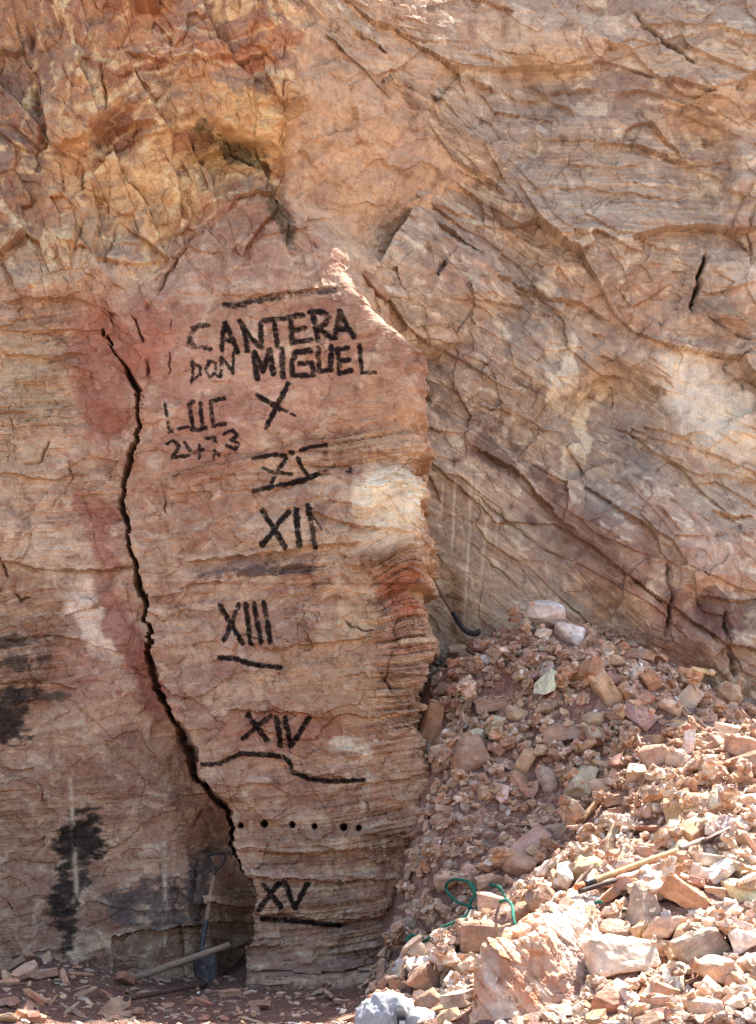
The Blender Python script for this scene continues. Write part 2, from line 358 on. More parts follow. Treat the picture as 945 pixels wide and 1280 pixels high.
    for pts, dep, lip, r1, r2 in LD:
        m = boxed(U, V, pts, 70)
        d, s, tt = pdist(Uj[m], Vj[m], pts)
        k = sstep(-.02, .10, tt)*sstep(1.02, .90, tt)*sstep(-.7, -.1, brkn[m])
        below = (s > 0)
        D[m] += k*np.where(below, -dep*np.exp(-d/r1)*sstep(-0.5, 1.2, d), lip*np.exp(-d/r2))
    # drill holes and half-barrels
    HOLES = [(300.6, 1032), (330, 1029.7), (365, 1031), (393, 1033), (430, 1034), (448.5, 1035)]
    HR = [3.1, 4.3, 3.6, 3.3, 4.1, 3.4]
    for (hx, hy), hr in zip(HOLES, HR):
        d = np.hypot((Us-.35*wu+.12*wu)-hx, (V+.12*wv)-hy); D -= 0.16*np.exp(-(d/hr)**6)+.012*np.exp(-(np.maximum(d-hr, 0)/3.5)**2)
    BARREL = [[(88, 966), (92, 1050), (96, 1130)], [(204, 1035), (207, 1110), (206, 1192)], [(133, 932), (137, 985)], [(102, 890), (98, 935)], [(478, 1040), (481, 1085)], [(459, 950), (462, 1000)]]
    bar = np.zeros_like(U)
    for pts in BARREL:
        m = boxed(U, V, pts, 20); d, s, tt = pdist(U[m]+.1*wu[m], V[m], pts)
        D[m] -= 0.02*np.exp(-(d/2.6)**2); bar[m] = np.maximum(bar[m], np.exp(-(d/2.8)**2)*sstep(0, .05, tt)*sstep(1, .9, tt))
    # ---------------- relief
    A = S+Ue[:, None]/PPM                                          # along the wall, metres
    W3 = lambda f, sd: pn(X*f, Y*f, Z*f, sd)
    bend = 0.09*W3(0.8, 31)+0.028*W3(2.1, 32)+0.007*W3(6, 33)
    vb = Z-0.10*A+bend+0.05*blob(Uw, Vw, 480, 690, 70, 90)*np.sin(A*9)
    ub = A
    lam = np.clip(0.36*np.ones_like(U)
                  + 0.65*blob(Uw, Vw, 480, 800, 130, 260, 0)+0.7*blob(Uw, Vw, 60, 700, 110, 330, 0)+0.5*blob(Uw, Vw, 140, 1080, 260, 150)
                  + 0.6*blob(Uw, Vw, 420, 1150, 170, 110)+0.4*blob(Uw, Vw, 430, 620, 110, 70, -12)
                  - 0.55*blob(Uw, Vw, 130, 1060, 150, 130)*1.0 - 0.30*blob(Uw, Vw, 310, 470, 150, 90)-0.2*blob(Uw, Vw, 350, 920, 90, 60)-0.3*blob(Uw, Vw, 140, 860, 70, 120)
                  - 0.6*blob(Uw, Vw, 138, 480, 46, 120)-0.6*blob(Uw, Vw, 135, 790, 50, 130)+ 0.4*(S > 0.1)*sstep(430, 600, V), 0.06, 1)
    lam = lam*(.30+.70*sstep(-.25, .25, W3(1.25, 34)+.4*W3(3.4, 35)))
    frac = np.clip(sstep(420, 300, Vw-0.0*Uw)*(1-0.75*inpoly(Uw, Vw, BUTTRESS)), 0, 1)*sstep(420, 350, U)
    buff = (S > 0.10)*sstep(420, 330, V)
    lam = lam*(1-0.8*frac)*(1-.4*buff)+0.15*frac
    R = 0.0
    R = R+lam*(1-frac)*(1+1.4*np.clip(blob(Uw, Vw, 470, 820, 120, 250)+blob(Uw, Vw, 420, 1130, 150, 110), 0, 1))*(0.036*ledges(ub, vb, .17, .75, 41)+0.022*ledges(ub, vb, .06, .42, 42)+0.011*ledges(ub, vb, .022, .24, 43))*(0.35+1.0*sstep(-.3, .4, W3(1.4, 44)))
    ca, sa = math.cos(math.radians(68)), math.sin(math.radians(68))
    ang = math.radians(64)+0.9*W3(0.7, 45)
    cu = (A*np.sin(ang)+Z*np.cos(ang)); cv = (-A*np.cos(ang)+Z*np.sin(ang))
    f1, e1, q1 = facets((A+.3*Z)*2.7+.22*W3(3, 61), Z*1.5+.25*W3(3, 62), 51, .75, .34, .02)
    f2, e2, q2 = facets((A+.45*Z)*6.5+.3*W3(5, 63), (Z-.35*A)*3.6+.3*W3(5, 64), 52, .8, .36, .04)
    f3, e3, q3 = facets((A+.3*Z)*16+.4*W3(9, 65), (Z-.2*A)*10+.4*W3(9, 66), 53, .8, .4, .03)
    brk = np.clip(frac+.10, 0, 1)*(1-.85*buff)
    pb, pbe, pbr, pbq = plates((A+.7*Z)*1.6, (Z-.7*A)*3.2, 154, .3); R = R+buff*(.10*pb+.012*f2)
    R = R+brk*(0.24*f1+0.062*f2+0.020*f3)
    g1, ge, gq = facets((A+.2*Z)*5+.3*W3(4, 67), (Z-.3*A)*7+.3*W3(4, 68), 54, .7, .4, .02)
    R = R+(1-frac)*(0.012*f3*(0.4+.6*lam)+0.016*g1)
    R = R+0.05*fbm(X*1.1, Y*1.1, Z*1.1, 3, 71)*(.6+.6*frac)+0.030*fbm(X*4.2, Y*4.2, Z*4.2, 4, 72)*(.6+.5*frac)+0.011*fbm(X*19, Y*19, Z*19, 3, 73)
    face = blob(Uw, Vw, 320, 470, 170, 110)
    ch = 1-np.abs(pn(A*3.1+.6*W3(2, 75), Z*2.2, 0*A, 74))                                  # ridged: chipped conchoidal scars
    R = R+0.018*(ch**4)*(1-frac)
    p1, pe, pr, pq = plates(A*1.1+.2*Z, Z*1.6-.1*A, 151); p2, pe2, pr2, pq2 = plates(A*2.7, Z*4.2-.3*A, 152); p3, pe3, pr3, pq3 = plates(A*7, Z*12-.8*A, 153)
    R = R*(1-0.45*face)
    R = R+(1-.6*frac)*(1-.8*buff)*(0.070*p1*(1-.55*face)+0.042*p2*(1-.45*face)+0.016*p3)+D
    fade = 1.0
    R = R*(1-.6*np.exp(-(S/.16)**2)*sstep(270, 300, V)*sstep(440, 400, V))
    X = X+nx*R; Y = Y+ny*R
    Yb = base
    k = (D0+Yb)/D0
    X = X*k; Z = CZ+(Z-CZ)*k; Y = Y+Yb
    # above the picture the face leans back to the rim and the top runs away behind it
    over = np.maximum(0, -300-V)/PPM
    Y = Y+0.25*np.maximum(0, -60-V)/PPM + over*14; Z = Z-over*0.93
    # ---------------- colour of the rock
    C = np.empty(U.shape+(3,), np.float32); C[:] = lin((176, 130, 106))
    t1 = fbm(X*1.3+1.2*W3(1.1, 81), Y*1.3, vb*3.2+1.2*W3(1.3, 82), 5, 83); t2 = fbm(X*2.6+1.5*W3(2, 84), Y*2.6, vb*7+W3(2, 85), 5, 86); t3 = fbm(X*6+1.4*W3(4, 87), Y*6, vb*9+1.4*W3(4, 88), 4, 89)
    low = lambda t, a, b: sstep(a, b, t)[..., None]
    def mixto(rgb, w): C[:] = C*(1-w)+lin(rgb)*w
    mixto((196, 152, 124), .8*low(t1, .05, .45)); mixto((150, 96, 76), .65*low(-t2, .10, .5)); mixto((206, 170, 144), .55*low(t2, .22, .6))
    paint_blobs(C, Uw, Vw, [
        (170, 180, 230, 210, 0, (196, 146, 104), .8), (190, 235, 90, 55, -25, (214, 176, 128), .75), (325, 150, 55, 60, 10, (212, 172, 118), .8), (95, 235, 42, 80, 10, (206, 162, 116), .6),
        (280, 195, 55, 30, 15, (182, 146, 92), .7), (230, 45, 120, 40, 5, (196, 134, 104), .6), (320, 62, 40, 28, -10, (198, 124, 86), .7), (140, 100, 60, 60, 0, (188, 134, 96), .6),
        (20, 160, 45, 110, 5, (142, 114, 106), .85), (60, 40, 80, 45, 0, (160, 122, 104), .6), (300, 15, 90, 22, 0, (158, 122, 110), .6), (70, 95, 50, 24, 20, (160, 112, 92), .5),
        (150, 165, 32, 26, -15, (160, 104, 82), .8), (60, 310, 120, 42, 3, (190, 146, 108), .7), (40, 272, 60, 20, 0, (196, 128, 92), .5), (150, 340, 60, 40, -30, (206, 172, 142), .6), (110, 350, 100, 18, 5, (208, 176, 146), .55),
        (240, 320, 60, 40, -40, (196, 150, 126), .6), (320, 300, 70, 45, 0, (168, 124, 108), .65), (390, 335, 50, 25, 0, (184, 134, 104), .6), (300, 255, 40, 30, 0, (156, 124, 96), .6),
        (310, 400, 190, 110, 0, (182, 126, 104), .6), (200, 470, 50, 90, 0, (174, 106, 82), .7), (240, 560, 70, 40, -10, (174, 112, 90), .7), (300, 500, 110, 40, -10, (190, 134, 112), .45), (440, 500, 70, 50, 0, (196, 142, 112), .55),
        (190, 410, 30, 40, 0, (182, 110, 86), .6), (134, 480, 34, 105, -4, (160, 88, 68), .95), (60, 400, 80, 26, 0, (166, 104, 82), .6), (110, 440, 30, 60, 0, (172, 104, 84), .6), (80, 560, 40, 60, 0, (182, 136, 108), .5),
        (20, 500, 60, 120, 0, (190, 154, 120), .7), (60, 640, 90, 90, 0, (206, 174, 150), .75), (95, 590, 40, 30, 0, (200, 168, 146), .5), (110, 660, 34, 70, -20, (178, 112, 92), .75), (122, 780, 34, 66, -26, (222, 190, 172), .95), (160, 790, 20, 100, -18, (164, 90, 72), .9), (140, 850, 55, 60, 0, (176, 116, 98), .6), (100, 650, 16, 60, -28, (206, 176, 160), .5),
        (40, 760, 60, 36, 0, (164, 126, 98), .6), (50, 840, 60, 60, 0, (140, 104, 84), .6),
        (420, 640, 120, 50, -10, (200, 164, 134), .65), (495, 620, 44, 60, 0, (234, 210, 182), .95), (380, 600, 90, 20, -10, (190, 156, 136), .5), (480, 560, 60, 24, -5, (204, 166, 126), .6), (505, 530, 40, 30, 0, (204, 158, 120), .5),
        (500, 735, 34, 34, 0, (190, 112, 76), .85), (440, 740, 50, 40, 0, (196, 152, 116), .6), (330, 770, 90, 36, -3, (166, 120, 98), .6), (300, 790, 60, 30, 0, (164, 108, 90), .4), (410, 850, 90, 50, 0, (182, 134, 100), .6), (340, 700, 110, 10, -4, (140, 110, 106), .75),
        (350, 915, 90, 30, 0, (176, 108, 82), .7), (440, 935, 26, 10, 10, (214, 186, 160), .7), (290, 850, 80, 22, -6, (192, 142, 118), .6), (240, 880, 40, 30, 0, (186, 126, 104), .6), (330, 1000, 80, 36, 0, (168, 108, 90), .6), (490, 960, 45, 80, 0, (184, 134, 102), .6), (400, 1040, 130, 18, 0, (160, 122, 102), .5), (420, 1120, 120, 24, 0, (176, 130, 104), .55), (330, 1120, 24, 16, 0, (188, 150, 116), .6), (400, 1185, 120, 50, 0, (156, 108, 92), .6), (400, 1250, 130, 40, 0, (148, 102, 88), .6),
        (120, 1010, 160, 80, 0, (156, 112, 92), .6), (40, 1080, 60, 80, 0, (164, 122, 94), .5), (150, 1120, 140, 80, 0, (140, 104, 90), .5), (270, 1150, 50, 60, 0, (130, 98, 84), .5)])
    pw = (1-frac)*(1-buff)
    mixto((158, 106, 84), (.42*pw*(pr > .66))[..., None]); mixto((204, 166, 138), (.28*pw*(pr2 > .74))[..., None]); mixto((146, 110, 94), (.34*pw*(pr2 < .24))[..., None]); mixto((188, 132, 100), (.3*pw*(pq < .3))[..., None]); mixto((212, 180, 154), (.22*pw*(pr3 > .85))[..., None])
    # laminae seen as colour bands, and the swirls of the broken zone
    band = pn(ub*0.6, vb*0, vb*15, 91)+.6*pn(ub*1.1, vb*0, vb*38, 92)
    mixto((132, 100, 90), (.55*lam*sstep(.12, .5, band))[..., None]); mixto((214, 178, 140), (.42*lam*sstep(.10, .5, -band))[..., None])
    sw = fbm(cu*1.2+.8*t1, cv*4.5+.8*t2, 0*A, 5, 95)
    mixto((226, 196, 152), (.75*frac*sstep(.12, .45, sw))[..., None]); mixto((156, 98, 72), (.65*frac*sstep(.14, .45, -sw))[..., None]); mixto((136, 112, 104), (.55*frac*sstep(.2, .5, t2))[..., None]); mixto((200, 142, 84), (.45*frac*sstep(.15, .5, t3))[..., None])
    mixto((216, 186, 164), (.4*(1-frac)*sstep(.27, .5, t3))[..., None]); mixto((150, 88, 68), (.5*(1-frac)*sstep(.25, .5, -t3))[..., None])
    wv_ = buff[..., None]
    tb = fbm((X+Z)*1.2, Y*2, (Z-.8*X)*6, 5, 97)
    bc = lin((198, 158, 128))*np.ones_like(C); wq = .75*low(tb, .05, .45); bc = bc*(1-wq)+lin((172, 140, 122))*wq; wq = .6*low(-tb, .1, .45); bc = bc*(1-wq)+lin((212, 170, 134))*wq; wq = .5*low(t3, .2, .5); bc = bc*(1-wq)+lin((176, 122, 92))*wq
    C[:] = C*(1-.85*wv_)+bc*.85*wv_
    gs = (buff*sstep(110, 60, V))[..., None]*.6; mixto((164, 140, 124), gs*low(band, -.1, .3)); 
    sd_ = ((S > .06)*sstep(440, 520, V))[..., None]; mixto((196, 146, 106), .5*sd_)
    Uq = Uw+8*pn(X*9, Y*9, Z*9, 125)+14*pn(X*3.3, Y*3.3, Z*3.3, 126)+16*(pr2-.5); Vq = Vw+8*pn(X*9, Y*9, Z*9, 127)+14*pn(X*3.3, Y*3.3, Z*3.3, 128)+16*(pq2-.5)
    paint_blobs(C, Uq, Vq, [(132, 480, 34, 100, -3, (160, 94, 72), .62), (190, 430, 26, 40, 0, (168, 96, 74), .6), (122, 770, 30, 58, -28, (226, 198, 184), .85), (75, 690, 46, 30, 0, (208, 180, 162), .6), (112, 655, 16, 50, -28, (168, 100, 80), .7), (160, 810, 17, 90, -20, (154, 86, 70), .8), (95, 830, 30, 40, 0, (172, 110, 94), .5),
        (30, 470, 40, 60, 0, (188, 152, 116), .6), (30, 570, 50, 24, 0, (178, 146, 118), .5), (490, 620, 40, 40, 0, (234, 214, 190), .75), (500, 735, 26, 28, 0, (188, 106, 68), .8), (445, 775, 30, 24, 20, (196, 160, 124), .6), (420, 850, 80, 60, 0, (178, 134, 100), .5), (350, 912, 80, 24, 0, (166, 98, 74), .55), (440, 936, 22, 7, 12, (222, 200, 180), .8), (470, 505, 60, 34, -10, (196, 144, 110), .5), (250, 545, 50, 40, 0, (164, 102, 82), .5), (235, 450, 40, 40, 0, (196, 146, 124), .4)], .24)
    # stains and darker bands: soot, black weathering, olive seam, pale drill dust
    def stain(pts_blobs, rgb, k, thr, sc):
        w = 0
        for (cx, cy, rx, ry, an) in pts_blobs: w = np.maximum(w, blob(Uw, Vw, cx, cy, rx, ry, an, .7))
        n = .6*fbm(X*sc*.6, Y*sc, vb*sc*.7, 4, 101)+.45*fbm(X*sc*2, Y*sc*2, vb*sc*5, 5, 102)
        mixto(rgb, (k*(.55*sstep(thr-.1, thr+.5, w+n)+.45*sstep(thr+.05, thr+.2, w+n))*np.minimum(w*2.5, 1))[..., None])
    stain([(98, 1046, 26, 44, 14), (108, 1062, 22, 24, 0), (92, 1092, 26, 70, 14), (84, 1150, 18, 46, 6)], (40, 34, 34), .95, .50, 5)
    stain([(18, 905, 34, 40, 0)], (44, 36, 34), .92, .5, 5)
    stain([(30, 830, 60, 14, 0), (20, 800, 40, 10, 0), (40, 870, 50, 10, 0)], (62, 54, 54), .8, .55, 4)
    stain([(190, 1140, 60, 50, 0), (250, 1110, 20, 60, 0)], (72, 64, 72), .75, .62, 4)  # darker patches around the alcove
    stain([(290, 190, 60, 16, 25), (358, 270, 14, 40, -28)], (92, 80, 56), .8, .6, 5)
    stain([(330, 712, 110, 8, -4)], (84, 72, 76), .8, .55, 6)  # darker band along the recessed ledge
    bar = bar*sstep(-.6, .0, pn(X*4, Y*4, Z*3, 120)+.5*pn(X*40, Y*40, Z*16, 121)); mixto((206, 180, 160), (.92*bar)[..., None])
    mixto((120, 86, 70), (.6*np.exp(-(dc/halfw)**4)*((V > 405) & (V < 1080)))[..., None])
    # ---------------- spray paint strokes
    P = np.zeros_like(U); PID = np.zeros(U.shape, np.int16)
    pu = U+1.4*pn(X*30, Y*30, Z*30, 111)+.8*pn(X*70, Y*70, Z*70, 112); pv = V+1.4*pn(X*30, Y*30, Z*30, 113)
    for gi, (name, strokes) in enumerate(PAINT, 1):
        for st in strokes:
            w, k, pts = st
            m = boxed(U, V, pts, 24) & (S < 0.02)
            d, s, tt = pdist(pu[m], pv[m], pts)
            val = k*(1-sstep(w*.42, w*1.45, d))*(1-.32*sstep(.08, .5, fbm(X[m]*7, Y[m]*7, Z[m]*7, 4, 114)))*(1-.38*sstep(.12, .4, pn(X[m]*26, Y[m]*26, Z[m]*34, 115)))
            old = P[m]; PID_m = PID[m]
            PID_m[(val > .12) & (val > old)] = gi; PID[m] = PID_m
            P[m] = np.maximum(old, val)
    for i, (hx, hy) in enumerate(HOLES):
        d = np.hypot(pu-hx, pv-hy-.5); mk = d < 5.0
        P = np.maximum(P, .72*(1-sstep(HR[i]-1.4, HR[i]+1.6, d))); PID[mk] = 100+i
    co = np.stack([X, Y, Z], -1).reshape(-1, 3)
    bedc = np.stack([ub, Y, vb], -1).reshape(-1, 3)
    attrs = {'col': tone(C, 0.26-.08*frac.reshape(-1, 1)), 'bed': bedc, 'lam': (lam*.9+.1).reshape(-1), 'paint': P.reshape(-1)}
    q = grid_quads(*U.shape)
    reg = np.zeros(U.shape, np.int8)                                # 0 = broken rock and left wall, 1 = buttress
    reg[inpoly(Us, Vsw, BUTTRESS) & ~left] = 1
    fr = reg.reshape(-1)[q[:, 0]]; fp = PID.reshape(-1)[q].max(1); fp[fr == 0] = 0
    _m['drill'] = bar.reshape(-1)[q[:, 0]] > .35
    return co, q, attrs, fr, fp

z1 = lambda pts: [(180+x/2.953, 350+y/2.953) for x, y in pts]
z2 = lambda pts: [(180+x/2.953, 600+y/2.953) for x, y in pts]
z3 = lambda pts: [(180+x/2.487, 860+y/2.487) for x, y in pts]
def S1(w, k, *pp): return [(w, k, z1(p)) for p in pp]
def S2(w, k, *pp): return [(w, k, z2(p)) for p in pp]
def S3(w, k, *pp): return [(w, k, z3(p)) for p in pp]
PAINT = [
 ('painted_line', S1(4.6, .72, [(300, 90), (340, 94), (390, 82)]) + S1(5.2, .58, [(385, 80), (440, 70), (500, 66)]) + S1(5.4, .5, [(490, 66), (560, 54), (640, 46), (705, 40)])),
 ('painted_lettering',
  S1(3.4, .74, [(235, 165), (195, 170), (170, 200), (168, 230)], [(168, 230), (190, 248), (245, 254)]) + S1(2.6, .55, [(160, 235), (180, 250)], [(175, 175), (205, 160)])
  + S1(3.5, .95, [(296, 160), (287, 258)], [(300, 158), (325, 215), (345, 266)], [(292, 222), (330, 220)])
  + S1(3.5, .95, [(357, 155), (374, 205), (382, 262)], [(352, 152), (392, 210), (432, 250)], [(430, 162), (434, 248)])
  + S1(3.5, .9, [(440, 148), (522, 145)], [(478, 150), (486, 190), (492, 242)])
  + S1(3.8, .9, [(540, 140), (545, 185), (546, 232)], [(540, 140), (586, 130)], [(545, 188), (592, 178)], [(546, 234), (616, 222)])
  + S1(3.7, .95, [(622, 120), (633, 170), (642, 224)], [(612, 120), (660, 118), (684, 138), (668, 165), (636, 178)], [(642, 176), (665, 195), (690, 218)])
  + S1(3.7, .95, [(722, 118), (715, 165), (704, 215)], [(722, 118), (745, 165), (776, 216)], [(708, 186), (756, 182)])
  + S1(2.3, .8, [(178, 300), (180, 345), (172, 382)], [(172, 305), (205, 318), (210, 345), (178, 372)])
  + S1(2.3, .78, [(240, 300), (228, 330), (240, 360), (262, 345), (264, 305), (240, 300)], [(270, 355), (285, 360)])
  + S1(2.5, .85, [(285, 350), (284, 285)], [(284, 285), (306, 310), (328, 345)], [(328, 345), (330, 270)])
  + S1(4.0, 1, [(418, 364), (406, 268)], [(406, 268), (440, 335)], [(440, 335), (464, 255)], [(462, 255), (478, 348)])
  + S1(4.0, 1, [(508, 255), (513, 356)])
  + S1(3.8, .95, [(612, 262), (560, 268), (546, 310), (548, 354), (626, 350), (620, 306), (575, 310)])
  + S1(3.6, .95, [(643, 252), (646, 335), (690, 332), (692, 248)])
  + S1(3.6, .95, [(714, 258), (722, 347)], [(712, 262), (752, 254)], [(718, 302), (756, 297)], [(722, 347), (766, 336)])
  + S1(2.9, .9, [(796, 243), (800, 300), (806, 346), (852, 345)])),
 ('painted_numeral', S1(3.5, 1, [(418, 424), (460, 450), (502, 474)], [(532, 384), (490, 465), (450, 546)]) + S1(2.0, .9, [(505, 474), (528, 484)], [(540, 494), (558, 498)])),
 ('painted_lettering',
  S1(2.5, .8, [(78, 460), (86, 500)], [(88, 525), (94, 562)], [(96, 558), (104, 556)], [(126, 550), (166, 540)]) + S1(3.0, .88, [(166, 462), (174, 500), (180, 550)], [(178, 552), (200, 553), (228, 545)], [(164, 460), (182, 452)], [(208, 455), (212, 500), (218, 546)], [(296, 438), (246, 450)], [(246, 450), (250, 495), (256, 540), (300, 530)])),
 ('painted_lettering',
  S1(2.5, .85, [(82, 606), (110, 594), (130, 612), (122, 632), (104, 656), (166, 648)], [(150, 600), (166, 625), (182, 636)]) + S1(2.4, .8, [(186, 638), (218, 628)], [(206, 612), (206, 662)], [(228, 586), (258, 580), (268, 600)], [(262, 632), (258, 662)], [(270, 640), (278, 650)])
  + S1(2.5, .88, [(296, 568), (326, 555), (346, 575), (320, 590)], [(320, 590), (350, 604), (336, 626), (306, 612)])),
 ('painted_line', S1(3.0, .95, [(404, 664), (450, 655), (492, 648)], [(508, 652), (520, 650)], [(540, 640), (552, 642)], [(580, 632), (620, 618), (672, 612)])),
 ('painted_numeral', S1(2.8, .9, [(440, 700), (490, 715), (545, 718)], [(526, 662), (495, 705), (470, 752)], [(568, 658), (585, 695), (604, 722)])),
 ('painted_line', S1(3.4, .95, [(408, 782), (450, 770), (500, 760)], [(500, 760), (580, 742), (645, 716)]) + S1(2.4, .5, [(645, 716), (700, 690), (706, 670)]) + S1(1.8, .9, [(748, 708), (774, 704)], [(762, 694), (764, 714)])),
 ('painted_numeral', S2(3.8, .95, [(436, 112), (470, 165), (522, 250)], [(534, 118), (490, 170), (470, 205)], [(462, 212), (436, 242)]) + S2(4.1, 1, [(562, 112), (566, 180), (574, 242)]) + S2(3.7, 1, [(604, 92), (620, 170), (632, 246)]) + S2(1.5, .9, [(606, 110), (635, 150), (656, 186)])),
 ('painted_numeral', S2(3.5, .95, [(282, 466), (320, 530), (362, 600)], [(348, 462), (325, 520), (296, 592)], [(374, 458), (384, 530), (392, 602)], [(405, 456), (418, 530), (432, 600)], [(440, 452), (456, 520), (466, 596)])),
 ('painted_line', S2(3.5, 1, [(280, 657), (330, 658), (400, 680), (502, 692)])),
 ('painted_numeral', S3(3.7, .95, [(322, 82), (350, 120), (382, 164)], [(394, 88), (352, 118), (308, 156)], [(410, 92), (420, 135), (424, 180)], [(438, 92), (448, 140), (456, 182)], [(456, 182), (480, 145), (512, 94)])),
 ('painted_line', S3(3.1, .8, [(182, 238), (235, 236), (270, 218), (302, 203)]) + S3(3.3, .95, [(302, 203), (360, 206), (430, 212), (452, 230), (463, 262), (510, 282)], [(510, 282), (580, 290), (682, 287)])),
 ('painted_numeral', S3(3.8, 1, [(374, 612), (400, 645), (426, 678)], [(418, 608), (390, 645), (358, 688)], [(416, 612), (436, 604), (456, 645), (470, 682)], [(470, 682), (486, 650), (508, 610)])),
 ('painted_line', S3(3.6, 1, [(368, 718), (440, 722), (520, 730), (606, 738)])),
]
co, q, attrs, fr, fp = build_master()
sub_mesh('quarry_cliff', co, q, (fr == 0), attrs, ROCKFACE)
tag(bpy.data.objects['quarry_cliff'], kind='structure')
buttress = sub_mesh('rock_buttress', co, q, (fr == 1) & (fp == 0), attrs, ROCKFACE)
tag(buttress, 'tall salmon rock buttress with black sprayed words and roman numerals, right of the long crack', 'rock buttress')
PLAB = {1: 'faint smeared black bar above the lettering', 2: 'black sprayed words CANTERA DON MIGUEL', 3: 'black sprayed numeral X', 4: 'thin black sprayed letters LUC',
        5: 'black sprayed number 2173', 6: 'broken black line above the numeral XI', 7: 'small black numeral XI between two lines', 8: 'slanting black line under the numeral XI',
        9: 'black sprayed numeral XII', 10: 'black sprayed numeral XIII', 11: 'short black line under the numeral XIII', 12: 'black sprayed numeral XIV',
        13: 'wavy black line stepping down under the numeral XIV', 14: 'black sprayed numeral XV', 15: 'straight black line under the numeral XV'}
for gi, (name, st) in enumerate(PAINT, 1):
    mk = (fr == 1) & (fp == gi)
    if mk.any(): tag(sub_mesh(name, co, q, mk, attrs, ROCKFACE, buttress), PLAB[gi])
for i in range(6):
    mk = (fr == 1) & (fp == 100+i)
    if mk.any(): sub_mesh('drill_hole', co, q, mk, attrs, ROCKFACE, buttress)

